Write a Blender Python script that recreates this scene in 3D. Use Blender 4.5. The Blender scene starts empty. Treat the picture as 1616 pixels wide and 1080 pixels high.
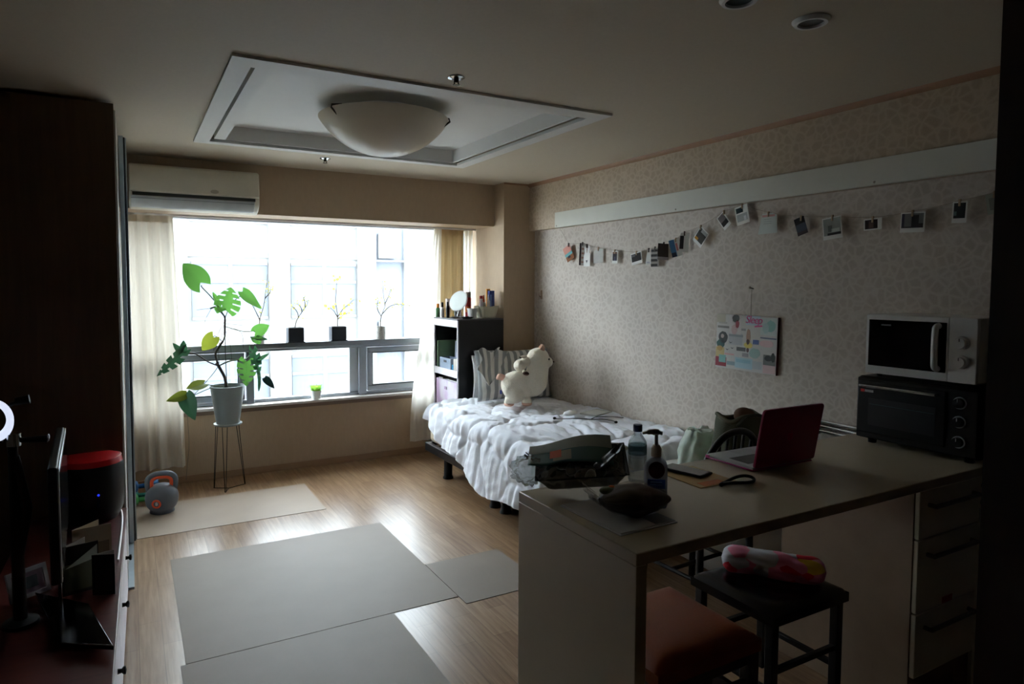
import bpy, bmesh, math, random
from math import sin, cos, pi, radians, sqrt, exp
from mathutils import Vector, Matrix, Euler, noise

random.seed(7)
SC = bpy.context.scene
COL = SC.collection
V = Vector


# ------------------------------------------------------------------ helpers
def lin(c):
    c = c / 255.0
    return c / 12.92 if c <= 0.04045 else ((c + 0.055) / 1.055) ** 2.4


def S(r, g, b):
    return (lin(r), lin(g), lin(b), 1.0)


def wmat(o):
    m = o.matrix_basis.copy() if o.parent is None else wmat(o.parent) @ o.matrix_basis
    return m


class MB:
    """collects shapes, then links them as one mesh object"""

    def __init__(s):
        s.v, s.f, s.mi, s.cur = [], [], [], 0

    def mat(s, i):
        s.cur = i
        return s

    def add(s, vs, fs):
        b = len(s.v)
        s.v += [V(p) for p in vs]
        s.f += [tuple(b + i for i in f) for f in fs]
        s.mi += [s.cur] * len(fs)
        return s

    def bx(s, x0, x1, y0, y1, z0, z1, M=None):
        vs = [V((x, y, z)) for z in (z0, z1) for y in (y0, y1) for x in (x0, x1)]
        if M is not None:
            vs = [M @ p for p in vs]
        return s.add(vs, [(0, 2, 3, 1), (4, 5, 7, 6), (0, 1, 5, 4), (2, 6, 7, 3), (0, 4, 6, 2), (1, 3, 7, 5)])

    def box(s, c, d, M=None):
        c = V(c)
        h = V(d) / 2
        vs = [V((sx * h.x, sy * h.y, sz * h.z)) for sz in (-1, 1) for sy in (-1, 1) for sx in (-1, 1)]
        vs = [((M @ p) if M is not None else p) + c for p in vs]
        return s.add(vs, [(0, 2, 3, 1), (4, 5, 7, 6), (0, 1, 5, 4), (2, 6, 7, 3), (0, 4, 6, 2), (1, 3, 7, 5)])

    def tube(s, pts, r, n=8, cap=True, closed=False, flat=1.0):
        pts = [V(p) for p in pts]
        m = len(pts)
        rs = r if isinstance(r, (list, tuple)) else [r] * m
        up = None
        vs = []
        for i, p in enumerate(pts):
            a = pts[(i - 1) % m] if (closed or i > 0) else pts[i]
            b = pts[(i + 1) % m] if (closed or i < m - 1) else pts[i]
            d = (b - a)
            d = d.normalized() if d.length > 1e-9 else V((0, 0, 1))
            if up is None:
                up = d.orthogonal().normalized()
            else:
                up = (up - d * up.dot(d))
                up = up.normalized() if up.length > 1e-6 else d.orthogonal().normalized()
            q = d.cross(up)
            for k in range(n):
                t = 2 * pi * k / n
                vs.append(p + up * (cos(t) * rs[i]) + q * (sin(t) * rs[i] * flat))
        fs = []
        for i in range(m if closed else m - 1):
            j = (i + 1) % m
            for k in range(n):
                l = (k + 1) % n
                fs.append((i * n + k, i * n + l, j * n + l, j * n + k))
        if cap and not closed:
            fs.append(tuple(range(n - 1, -1, -1)))
            fs.append(tuple((m - 1) * n + k for k in range(n)))
        return s.add(vs, fs)

    def lathe(s, prof, c=(0, 0, 0), n=32, M=None, cap0=True, cap1=True):
        c = V(c)
        vs = []
        for (r, z) in prof:
            for k in range(n):
                t = 2 * pi * k / n
                p = V((r * cos(t), r * sin(t), z))
                vs.append(((M @ p) if M is not None else p) + c)
        fs = []
        m = len(prof)
        for i in range(m - 1):
            for k in range(n):
                l = (k + 1) % n
                fs.append((i * n + k, i * n + l, (i + 1) * n + l, (i + 1) * n + k))
        if cap0:
            fs.append(tuple(range(n - 1, -1, -1)))
        if cap1:
            fs.append(tuple((m - 1) * n + k for k in range(n)))
        return s.add(vs, fs)

    def cyl(s, p0, p1, r, n=16):
        return s.tube([p0, p1], r, n)

    def ell(s, c, r, nu=20, nv=12, M=None):
        c = V(c)
        vs, fs = [], []
        for j in range(1, nv):
            ph = pi * j / nv
            for i in range(nu):
                t = 2 * pi * i / nu
                p = V((r[0] * sin(ph) * cos(t), r[1] * sin(ph) * sin(t), -r[2] * cos(ph)))
                vs.append(((M @ p) if M is not None else p) + c)
        a = len(vs)
        pb, pt = V((0, 0, -r[2])), V((0, 0, r[2]))
        vs.append(((M @ pb) if M is not None else pb) + c)
        vs.append(((M @ pt) if M is not None else pt) + c)
        for j in range(nv - 2):
            for i in range(nu):
                k = (i + 1) % nu
                fs.append((j * nu + i, j * nu + k, (j + 1) * nu + k, (j + 1) * nu + i))
        for i in range(nu):
            k = (i + 1) % nu
            fs.append((a, k, i))
            fs.append((a + 1, (nv - 2) * nu + i, (nv - 2) * nu + k))
        return s.add(vs, fs)

    def grid(s, fn, nu, nv, closed=False, keep=None):
        vs = [fn(i / (nu if closed else nu - 1), j / (nv - 1)) for j in range(nv) for i in range(nu)]
        fs = []
        for j in range(nv - 1):
            for i in range(nu if closed else nu - 1):
                k = (i + 1) % nu
                if keep and not keep((i + .5) / (nu - 1), (j + .5) / (nv - 1)):
                    continue
                fs.append((j * nu + i, j * nu + k, (j + 1) * nu + k, (j + 1) * nu + i))
        return s.add(vs, fs)

    def prism(s, poly, d0, d1, M=None):
        """poly in local XZ, extruded along local Y from d0 to d1"""
        n = len(poly)
        vs = [V((x, d0, z)) for x, z in poly] + [V((x, d1, z)) for x, z in poly]
        if M is not None:
            vs = [M @ p for p in vs]
        fs = [tuple(range(n)), tuple(range(2 * n - 1, n - 1, -1))]
        for i in range(n):
            j = (i + 1) % n
            fs.append((i, i + n, j + n, j))
        return s.add(vs, fs)

    def quad(s, a, b, c, d):
        return s.add([a, b, c, d], [(0, 1, 2, 3)])

    def build(s, name, mat, parent=None, local=False, smooth=None, bevel=0, seg=2, solid=0, sub=0):
        vs = s.v
        if parent is not None and not local:
            inv = wmat(parent).inverted()
            vs = [inv @ p for p in vs]
        me = bpy.data.meshes.new(name)
        me.from_pydata([tuple(p) for p in vs], [], s.f)
        mats = mat if isinstance(mat, (list, tuple)) else [mat]
        for m in mats:
            me.materials.append(m)
        if len(mats) > 1:
            me.polygons.foreach_set('material_index', s.mi)
        bm = bmesh.new()
        bm.from_mesh(me)
        bmesh.ops.recalc_face_normals(bm, faces=bm.faces)
        bm.to_mesh(me)
        bm.free()
        if smooth is None:
            smooth = 40
        if smooth:
            me.polygons.foreach_set('use_smooth', [True] * len(me.polygons))
            if smooth < 180:
                me.set_sharp_from_angle(angle=radians(smooth))
        me.update()
        o = bpy.data.objects.new(name, me)
        COL.objects.link(o)
        if parent is not None:
            o.parent = parent
        if solid:
            md = o.modifiers.new('solid', 'SOLIDIFY')
            md.thickness = solid
            md.offset = 0
        if bevel:
            md = o.modifiers.new('bevel', 'BEVEL')
            md.width = bevel
            md.segments = seg
            md.limit_method = 'ANGLE'
            md.angle_limit = radians(40)
        if sub:
            md = o.modifiers.new('sub', 'SUBSURF')
            md.levels = md.render_levels = sub
        return o


def tag(o, label, cat, group=None, kind=None):
    if label:
        o['label'] = label
    if cat:
        o['category'] = cat
    if group:
        o['group'] = group
    if kind:
        o['kind'] = kind
    return o


def thing(name, label, cat, loc=(0, 0, 0), rot=(0, 0, 0), group=None):
    o = bpy.data.objects.new(name, None)
    o.empty_display_size = 0.05
    COL.objects.link(o)
    o.location = loc
    o.rotation_euler = rot
    return tag(o, label, cat, group)


def struct(o):
    o['kind'] = 'structure'
    return o


def spline(pts, n=8):
    pts = [V(p) for p in pts]
    if len(pts) < 3:
        return pts
    P = [pts[0] * 2 - pts[1]] + pts + [pts[-1] * 2 - pts[-2]]
    out = []
    for i in range(1, len(P) - 2):
        for k in range(n):
            t = k / n
            a, b, c, d = P[i - 1], P[i], P[i + 1], P[i + 2]
            out.append(0.5 * ((2 * b) + (c - a) * t + (2 * a - 5 * b + 4 * c - d) * t * t + (3 * b - a - 3 * c + d) * t ** 3))
    out.append(pts[-1])
    return out


def ramp(a, b, x):
    t = max(0., min(1., (x - a) / (b - a)))
    return t * t * (3 - 2 * t)


# ---------------------------------------------------------------- materials
def newmat(name):
    m = bpy.data.materials.new(name)
    m.use_nodes = True
    nt = m.node_tree
    return m, nt, nt.nodes['Principled BSDF']


def coords(nt, scale=(1, 1, 1), rot=(0, 0, 0)):
    tc = nt.nodes.new('ShaderNodeTexCoord')
    mp = nt.nodes.new('ShaderNodeMapping')
    mp.inputs['Scale'].default_value = scale
    mp.inputs['Rotation'].default_value = rot
    nt.links.new(tc.outputs['Object'], mp.inputs['Vector'])
    return mp.outputs['Vector']


def mixcol(nt, fac, a, b, blend='MIX'):
    n = nt.nodes.new('ShaderNodeMix')
    n.data_type = 'RGBA'
    n.blend_type = blend
    for sock, val in ((n.inputs[0], fac), (n.inputs[6], a), (n.inputs[7], b)):
        if hasattr(val, 'node'):
            nt.links.new(val, sock)
        else:
            sock.default_value = val
    return n.outputs[2]


def ramp_node(nt, fac, stops):
    n = nt.nodes.new('ShaderNodeValToRGB')
    e = n.color_ramp.elements
    while len(e) < len(stops):
        e.new(0.5)
    for el, (p, c) in zip(e, stops):
        el.position = p
        el.color = c
    nt.links.new(fac, n.inputs['Fac'])
    return n.outputs['Color']


def noise_node(nt, vec, scale, detail=3, rough=.5, dist=0):
    n = nt.nodes.new('ShaderNodeTexNoise')
    n.inputs['Scale'].default_value = scale
    n.inputs['Detail'].default_value = detail
    n.inputs['Roughness'].default_value = rough
    n.inputs['Distortion'].default_value = dist
    nt.links.new(vec, n.inputs['Vector'])
    return n.outputs['Fac']


def bump(nt, bs, h, strength=.2, dist=.01):
    n = nt.nodes.new('ShaderNodeBump')
    n.inputs['Strength'].default_value = strength
    n.inputs['Distance'].default_value = dist
    nt.links.new(h, n.inputs['Height'])
    nt.links.new(n.outputs['Normal'], bs.inputs['Normal'])


def mat(name, c, rough=.5, metal=0, var=.06, vs=12, bmp=0, bs_=60, spec=.5, coat=0, stretch=(1, 1, 1), sheen=0):
    """plain material with a procedural tone variation and optional bump"""
    m, nt, b = newmat(name)
    col = S(*c)
    vec = coords(nt, stretch)
    f = noise_node(nt, vec, vs)
    lo = tuple(x * (1 - var) for x in col[:3]) + (1,)
    hi = tuple(min(1, x * (1 + var)) for x in col[:3]) + (1,)
    nt.links.new(ramp_node(nt, f, [(.3, lo), (.7, hi)]), b.inputs['Base Color'])
    b.inputs['Roughness'].default_value = rough
    b.inputs['Metallic'].default_value = metal
    b.inputs['Specular IOR Level'].default_value = spec
    b.inputs['Coat Weight'].default_value = coat
    b.inputs['Sheen Weight'].default_value = sheen
    if bmp:
        bump(nt, b, noise_node(nt, vec, bs_, 4), bmp, .01)
    return m


def clear(name, tint=(255, 255, 255), gloss=.08, rough=.02, haze=0, hazec=(255, 255, 255)):
    """thin clear sheet: transparent + fresnel gloss (+ a little milky diffuse)"""
    m, nt, b = newmat(name)
    nt.nodes.remove(b)
    out = nt.nodes['Material Output']
    tr = nt.nodes.new('ShaderNodeBsdfTransparent')
    tr.inputs[0].default_value = S(*tint)
    gl = nt.nodes.new('ShaderNodeBsdfGlossy')
    gl.inputs['Roughness'].default_value = rough
    lw = nt.nodes.new('ShaderNodeLayerWeight')
    lw.inputs[0].default_value = .25
    mu = nt.nodes.new('ShaderNodeMath')
    mu.operation = 'MULTIPLY_ADD'
    nt.links.new(lw.outputs['Fresnel'], mu.inputs[0])
    mu.inputs[1].default_value = min(.8, .2 + gloss)
    mu.inputs[2].default_value = gloss * .4
    mx = nt.nodes.new('ShaderNodeMixShader')
    nt.links.new(mu.outputs[0], mx.inputs[0])
    nt.links.new(tr.outputs[0], mx.inputs[1])
    nt.links.new(gl.outputs[0], mx.inputs[2])
    last = mx
    if haze:
        df = nt.nodes.new('ShaderNodeBsdfDiffuse')
        df.inputs[0].default_value = S(*hazec)
        m2 = nt.nodes.new('ShaderNodeMixShader')
        m2.inputs[0].default_value = haze
        nt.links.new(mx.outputs[0], m2.inputs[1])
        nt.links.new(df.outputs[0], m2.inputs[2])
        last = m2
    nt.links.new(last.outputs[0], out.inputs['Surface'])
    return m


def cloth_through(name, c, tr, mix=.5, var=.04, vs=30, stretch=(1, 1, 1), rough=.8, gloss=0):
    """cloth or leaf that lets light through: diffuse + translucent"""
    m, nt, b = newmat(name)
    out = nt.nodes['Material Output']
    vec = coords(nt, stretch)
    f = noise_node(nt, vec, vs)
    col = S(*c)
    lo = tuple(x * (1 - var) for x in col[:3]) + (1,)
    hi = tuple(min(1, x * (1 + var)) for x in col[:3]) + (1,)
    cc = ramp_node(nt, f, [(.3, lo), (.7, hi)])
    nt.links.new(cc, b.inputs['Base Color'])
    b.inputs['Roughness'].default_value = rough
    b.inputs['Specular IOR Level'].default_value = gloss
    t = nt.nodes.new('ShaderNodeBsdfTranslucent')
    t.inputs[0].default_value = S(*tr)
    mx = nt.nodes.new('ShaderNodeMixShader')
    mx.inputs[0].default_value = mix
    nt.links.new(b.outputs[0], mx.inputs[1])
    nt.links.new(t.outputs[0], mx.inputs[2])
    nt.links.new(mx.outputs[0], out.inputs['Surface'])
    return m


M = {}


def wallpaper(name, base, line, amt=1.0):
    m, nt, b = newmat(name)
    vec = coords(nt)
    wob = noise_node(nt, vec, 9, 2)
    add = nt.nodes.new('ShaderNodeVectorMath')
    add.operation = 'MULTIPLY_ADD'
    cmb = nt.nodes.new('ShaderNodeCombineXYZ')
    for i in range(3):
        nt.links.new(wob, cmb.inputs[i])
    nt.links.new(cmb.outputs[0], add.inputs[0])
    add.inputs[1].default_value = (.04, .04, .04)
    nt.links.new(vec, add.inputs[2])
    vo = nt.nodes.new('ShaderNodeTexVoronoi')
    vo.feature = 'DISTANCE_TO_EDGE'
    vo.inputs['Scale'].default_value = 23
    nt.links.new(add.outputs[0], vo.inputs['Vector'])
    fine = noise_node(nt, vec, 160, 2)
    body = ramp_node(nt, noise_node(nt, vec, 5, 4), [(.3, S(*[x * .96 for x in base])), (.7, S(*[min(255, x * 1.03) for x in base]))])
    body = mixcol(nt, fine, body, mixcol(nt, 1., body, S(225, 225, 225), 'MULTIPLY'))
    edge = ramp_node(nt, vo.outputs['Distance'], [(.0, (amt, amt, amt, 1)), (.22, (0, 0, 0, 1))])
    nt.links.new(mixcol(nt, edge, body, S(*line)), b.inputs['Base Color'])
    b.inputs['Roughness'].default_value = .55
    bump(nt, b, edge, .15, .003)
    return m


def woodfloor(name):
    m, nt, b = newmat(name)
    vec = coords(nt, (1, 1, 1), (0, 0, pi / 2))
    br = nt.nodes.new('ShaderNodeTexBrick')
    br.offset = .37
    br.inputs['Scale'].default_value = 1
    br.inputs['Brick Width'].default_value = .62
    br.inputs['Row Height'].default_value = .092
    br.inputs['Mortar Size'].default_value = .0012
    br.inputs['Mortar Smooth'].default_value = .2
    br.inputs['Color1'].default_value = S(168, 140, 110)
    br.inputs['Color2'].default_value = S(148, 118, 90)
    br.inputs['Mortar'].default_value = S(112, 84, 60)
    nt.links.new(vec, br.inputs['Vector'])
    g = noise_node(nt, coords(nt, (26, 1.6, 1)), 2.2, 4, .55, .1)
    gr = ramp_node(nt, g, [(.3, S(200, 186, 172)), (.7, S(255, 255, 255))])
    nt.links.new(mixcol(nt, 1., br.outputs['Color'], gr, 'MULTIPLY'), b.inputs['Base Color'])
    b.inputs['Roughness'].default_value = .29
    return m


def woodgrain(name, c1, c2, rough=.4, stretch=(20, 20, 1.2), scale=1.5, coat=0):
    m, nt, b = newmat(name)
    g = noise_node(nt, coords(nt, stretch), scale, 5, .6, .8)
    nt.links.new(ramp_node(nt, g, [(.3, S(*c1)), (.7, S(*c2))]), b.inputs['Base Color'])
    b.inputs['Roughness'].default_value = rough
    b.inputs['Coat Weight'].default_value = coat
    return m


def stripes(name, c1, c2, scale, axis='X', distort=0.):
    m, nt, b = newmat(name)
    w = nt.nodes.new('ShaderNodeTexWave')
    w.bands_direction = axis
    w.inputs['Scale'].default_value = scale
    w.inputs['Distortion'].default_value = distort
    nt.links.new(coords(nt), w.inputs['Vector'])
    nt.links.new(ramp_node(nt, w.outputs['Fac'], [(.35, S(*c1)), (.5, S(*[(a + d) / 2 for a, d in zip(c1, c2)])), (.65, S(*c2))]), b.inputs['Base Color'])
    b.inputs['Roughness'].default_value = .85
    return m


def speckle(name, c, dot, scale=90, th=.2):
    m, nt, b = newmat(name)
    vo = nt.nodes.new('ShaderNodeTexVoronoi')
    vo.inputs['Scale'].default_value = scale
    nt.links.new(coords(nt), vo.inputs['Vector'])
    nt.links.new(ramp_node(nt, vo.outputs['Distance'], [(th, S(*dot)), (th + .1, S(*c))]), b.inputs['Base Color'])
    b.inputs['Roughness'].default_value = .6
    return m


def emis(name, c, st):
    m, nt, b = newmat(name)
    b.inputs['Base Color'].default_value = S(*c)
    b.inputs['Emission Color'].default_value = S(*c)
    b.inputs['Emission Strength'].default_value = st
    return m


M['paper_right'] = wallpaper('wallpaper_cells', (194, 181, 168), (208, 199, 189), .6)
M['paper_band'] = wallpaper('wallpaper_band', (182, 162, 138), (195, 177, 154), .6)
M['paper_back'] = mat('wallpaper_plain', (176, 154, 128), .6, var=.03, vs=40, bmp=.12, bs_=120, stretch=(1, 1, .3))
M['ceil'] = mat('ceiling_paper', (196, 184, 164), .65, var=.02, vs=60, bmp=.08, bs_=200)
M['tray'] = mat('tray_white', (224, 224, 222), .5, var=.01)
M['cornice'] = mat('cornice_tan', (150, 112, 82), .5)
M['base'] = mat('baseboard_tan', (150, 120, 92), .45)
M['floor'] = woodfloor('laminate_floor')
M['matA'] = mat('floor_sheet', (134, 122, 111), .52, spec=.22, var=.03, vs=6, bmp=.05, bs_=300)
M['matB'] = mat('floor_sheet_far', (166, 150, 134), .5, spec=.3, var=.03, vs=6, bmp=.05, bs_=300)
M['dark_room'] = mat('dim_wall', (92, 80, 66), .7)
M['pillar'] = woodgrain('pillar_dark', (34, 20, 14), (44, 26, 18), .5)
M['alu'] = mat('window_aluminium', (150, 156, 162), .35, metal=.6, var=.03)
M['alu_dark'] = mat('window_gasket', (60, 66, 72), .5)
M['sill'] = mat('sill_stone', (206, 200, 196), .3, var=.03)
M['sill_edge'] = mat('sill_edge', (110, 90, 76), .5)
M['glass'] = clear('window_glass', (250, 253, 252), .03)
M['wardrobe'] = woodgrain('wardrobe_brown', (86, 66, 46), (104, 80, 56), .45)
M['door_white'] = mat('sliding_door_white', (206, 208, 206), .3, var=.02)
M['alu_strip'] = mat('door_aluminium', (176, 190, 200), .3, metal=.7)
M['navy'] = mat('door_groove', (26, 40, 54), .4)
M['ac'] = mat('ac_white', (208, 202, 186), .4, var=.02)
M['ac_lip'] = mat('ac_louver', (196, 200, 202), .4)
M['black'] = mat('black_plastic', (9, 9, 10), .4, spec=.3)
M['black_gloss'] = mat('black_gloss', (5, 5, 6), .14, spec=.35)
M['black_metal'] = mat('black_metal', (24, 24, 26), .4, metal=.4)
M['curtain'] = cloth_through('curtain_cream', (222, 215, 204), (226, 217, 202), .19, stretch=(1, 1, .2))
M['curtain_gold'] = cloth_through('curtain_lined', (188, 164, 124), (206, 180, 132), .10, stretch=(1, 1, .2))
M['sheer'] = cloth_through('sheer_white', (236, 232, 222), (240, 236, 226), .55)
M['white'] = mat('white_plastic', (226, 226, 226), .4, var=.02)
M['chrome'] = mat('chrome', (210, 212, 215), .15, metal=1)
M['duvet'] = mat('duvet_white', (232, 235, 244), .85, var=.02, bmp=.1, bs_=120, sheen=.2)
M['mattress'] = mat('mattress_beige', (196, 182, 160), .8)
M['linen'] = mat('white_linen', (228, 228, 228), .85)
M['plush'] = mat('cream_plush', (236, 226, 206), .95, var=.03, vs=60, bmp=.5, bs_=180, sheen=.6)
M['plush_pink'] = mat('pink_plush', (226, 180, 158), .95, bmp=.4, bs_=180)
M['plush_brown'] = mat('brown_plush', (72, 48, 34), .95, bmp=.4, bs_=180)
M['stripe'] = stripes('striped_cotton', (128, 130, 130), (208, 206, 200), 4.6)
M['counter'] = mat('counter_cream', (194, 180, 156), .28, var=.02)
M['drawer'] = mat('drawer_cream', (226, 218, 196), .4, var=.02)
M['pot_white'] = mat('pot_glaze', (132, 142, 144), .3, var=.02)
M['soil'] = mat('soil', (46, 34, 26), .95, bmp=.6, bs_=80)
M['stem'] = mat('stem_green', (70, 82, 52), .6)
M['stem_dark'] = mat('stem_brown', (58, 52, 44), .7)
M['leaf'] = cloth_through('leaf_green', (60, 112, 52), (92, 146, 64), .42, var=.1, vs=8, rough=.35, gloss=.4)
M['leaf_dark'] = cloth_through('leaf_dark_green', (40, 84, 62), (70, 120, 80), .18, var=.1, vs=8, rough=.3, gloss=.5)
M['leaf_yellow'] = cloth_through('leaf_yellow_green', (104, 126, 44), (146, 156, 52), .4, var=.16, vs=10, rough=.4, gloss=.4)
M['leaf_navy'] = cloth_through('leaf_navy_green', (26, 44, 50), (30, 60, 50), .08, rough=.3, gloss=.5)  # navy green leaf, barely translucent
M['twig'] = mat('twig_brown', (96, 82, 66), .8)
M['twig_leaf'] = cloth_through('twig_leaf', (128, 124, 78), (190, 186, 96), .5)
M['lime_leaf'] = cloth_through('lime_leaf', (190, 206, 70), (232, 240, 96), .55)
M['grass'] = cloth_through('grass_green', (104, 160, 60), (170, 220, 90), .5)
M['cube_pot'] = mat('slate_pot', (30, 38, 48), .5)
M['speckle'] = speckle('speckled_pot', (206, 206, 202), (110, 110, 108))
M['wire'] = mat('dark_wire', (26, 24, 22), .5, metal=.2)
M['kb_grey'] = mat('kettlebell_grey', (92, 98, 106), .5)
M['kb_orange'] = mat('kettlebell_orange', (226, 84, 38), .5)
M['blue'] = mat('blue_vinyl', (20, 92, 150), .45)
M['green'] = mat('green_vinyl', (60, 150, 80), .45)
M['shelf_black'] = mat('shelf_black', (11, 11, 13), .4, var=.03, spec=.35)
M['shelf_white'] = mat('shelf_white_front', (232, 228, 236), .4)
M['red_wood'] = woodgrain('cabinet_redbrown', (84, 40, 36), (104, 52, 46), .3, (1.2, 20, 20))
M['lamp_glass'] = mat('frosted_glass', (216, 206, 186), .3, var=.01)
M['bronze'] = mat('clip_bronze', (70, 58, 44), .35, metal=.8)
M['board'] = mat('rail_board', (206, 206, 196), .45, var=.02)
M['photo_white'] = mat('photo_paper', (226, 226, 222), .5, var=.01)
M['drawer_side'] = mat('cabinet_side_beige', (150, 128, 106), .5)
M['photo_black'] = mat('photo_dark', (26, 24, 26), .3)
M['clipw'] = mat('peg_wood', (176, 150, 120), .6)
M['clipd'] = mat('peg_dark', (60, 50, 44), .6)
M['string'] = mat('string_tan', (150, 140, 126), .9)


def flat(c, rough=.5):
    k = 'c_%02x%02x%02x_%d' % (c[0], c[1], c[2], int(rough * 100))
    if k not in M:
        M[k] = mat('tone_' + k[2:], c, rough, var=.03)
    return M[k]
# ---------------------------------------------------------------- the setting
CZ = 2.445


def room():
    b = MB().bx(-.8, 3.4, -1.4, 5.9, -.1, 0)
    struct(b.build('floor', M['floor'], smooth=0))
    # ceiling with a rectangular opening for the tray
    c = MB()
    c.bx(-.8, 3.4, -1.4, 2.77, CZ, CZ + .2)
    c.bx(-.8, 3.4, 4.50, 5.9, CZ, CZ + .2)
    c.bx(-.8, .385, 2.77, 4.50, CZ, CZ + .2)
    c.bx(2.215, 3.4, 2.77, 4.50, CZ, CZ + .2)
    struct(c.build('ceiling', M['ceil'], smooth=0))
    # tray: flat border, shallow step, deep recess
    t = MB()

    def ring(o, i, z0, z1):
        t.bx(o[0], o[1], o[2], i[2], z0, z1)
        t.bx(o[0], o[1], i[3], o[3], z0, z1)
        t.bx(o[0], i[0], i[2], i[3], z0, z1)
        t.bx(i[1], o[1], i[2], i[3], z0, z1)
    ring((.37, 2.23, 2.755, 4.515), (.455, 2.145, 2.862, 4.440), CZ - .012, CZ + .006)
    ring((.480, 2.120, 2.887, 4.428), (.545, 2.10, 2.93, 4.415), CZ + .004, CZ + .05)
    ring((.386, 2.214, 2.771, 4.499), (.545, 2.10, 2.93, 4.415), CZ + .05, CZ + .1)
    t.bx(.386, 2.214, 2.771, 4.499, CZ + .09, CZ + .13)
    struct(t.build('trim_1', M['tray'], smooth=0))
    # right wall, its upper band, cornice
    struct(MB().bx(3.2, 3.4, -1.4, 5.9, 0, CZ).build('wall_right', M['paper_right'], smooth=0))
    struct(MB().bx(3.14, 3.2, -1.4, 5.02, 2.034, CZ).build('trim_2', M['paper_band'], smooth=0))
    struct(MB().prism([(0, 0), (-.022, 0), (-.016, -.016), (0, -.026)], -1.4, 5.02, Matrix.Translation((3.14, 0, CZ))).build('trim_3', M['cornice']))
    # column in the corner and the beam over the window
    struct(MB().bx(2.88, 3.2, 5.02, 5.9, 0, CZ).build('wall_column', M['paper_back'], smooth=0))
    struct(MB().prism([(0, 0), (0, -.014), (-.012, 0)], 2.88, 3.14, Matrix(((0, 1, 0, 0), (1, 0, 0, 5.02), (0, 0, 1, CZ), (0, 0, 0, 1)))).build('trim_4', M['cornice']))
    struct(MB().bx(-.8, 2.88, 5.2, 5.9, 2.078, CZ).build('wall_beam', M['paper_back'], smooth=0))
    struct(MB().bx(-.8, 2.88, 5.62, 5.9, 0, .535).build('wall_back', M['paper_back'], smooth=0))
    struct(MB().bx(-.8, -.45, 5.62, 5.9, .535, 2.078).build('wall_back_left', M['paper_back'], smooth=0))
    struct(MB().bx(-.64, 2.88, 5.606, 5.62, 0, .055).build('baseboard_back', M['base'], bevel=.003))
    struct(MB().bx(3.186, 3.2, 1.0, 5.02, 0, .06).build('baseboard_right', M['base'], bevel=.003))
    struct(MB().bx(-.8, -.67, -1.4, 5.62, 0, CZ).build('wall_left', M['dark_room'], smooth=0))
    struct(MB().bx(-.67, 3.2, -1.4, -1.25, 0, CZ).build('wall_front', M['dark_room'], smooth=0))
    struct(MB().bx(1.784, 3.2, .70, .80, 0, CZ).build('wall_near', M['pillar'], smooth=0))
    # sill slab
    s = MB().bx(-.45, 2.88, 5.59, 5.9, .553, .572)
    s.mat(1).bx(-.45, 2.88, 5.592, 5.62, .522, .553)
    struct(s.build('trim_5', [M['sill'], M['sill_edge']], smooth=0))


room()


def window():
    f = MB()
    y0, y1 = 5.70, 5.76
    f.bx(-.45, 2.88, y0, y1, .572, .60)          # bottom rail
    f.bx(-.45, 2.88, y0, y1, 2.068, 2.078)        # head
    f.bx(-.45, -.40, y0, y1, .6, 2.05)
    f.bx(2.83, 2.88, y0, y1, .6, 2.05)
    f.bx(-.45, 2.88, 5.63, y1, 1.022, 1.068)     # transom ledge
    f.bx(-.45, 2.88, 5.66, y1, 1.0, 1.022)
    f.bx(.825, .885, 5.675, y1, .572, 1.0)
    f.bx(1.775, 1.845, 5.675, y1, .572, 1.0)
    w = f.build('window_1', M['alu'], bevel=.004)
    struct(w)
    p = MB().bx(-.40, 2.83, 5.735, 5.739, 1.068, 2.05)
    p.bx(.885, 1.775, 5.735, 5.739, .60, 1.0)
    p.build('pane', M['glass'], w, smooth=0)
    # opening lights left and right
    for nm, x0, x1 in (('left', -.40, .825), ('right', 1.845, 2.83)):
        s = MB()
        for (a, b_, c, d) in ((x0 + .012, x1 - .012, .605, .65), (x0 + .012, x1 - .012, .95, .992), (x0 + .012, x0 + .055, .65, .95), (x1 - .055, x1 - .012, .65, .95)):
            s.bx(a, b_, 5.685, 5.735, c, d)
        sh = s.build('sash', M['alu'], w, bevel=.004)
        g = MB()
        for (a, b_, c, d) in ((x0 + .055, x1 - .055, .65, .66), (x0 + .055, x1 - .055, .94, .95), (x0 + .055, x0 + .064, .66, .94), (x1 - .064, x1 - .055, .66, .94)):
            g.bx(a, b_, 5.69, 5.73, c, d)
        g.build('gasket', M['alu_dark'], sh, smooth=0)
        MB().bx(x0 + .06, x1 - .06, 5.71, 5.714, .655, .945).build('pane', M['glass'], sh, smooth=0)
    # slim guide at the right of the fixed pane
    MB().bx(1.70, 1.775, 5.715, 5.733, .60, 1.0).build('guide', flat((214, 222, 232)), w, smooth=0)
    h = MB().bx(.30, .42, 5.665, 5.685, .655, .672)
    h.bx(.40, .42, 5.64, 5.665, .655, .672)
    h.build('handle', M['alu'], w, bevel=.003)


window()


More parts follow.
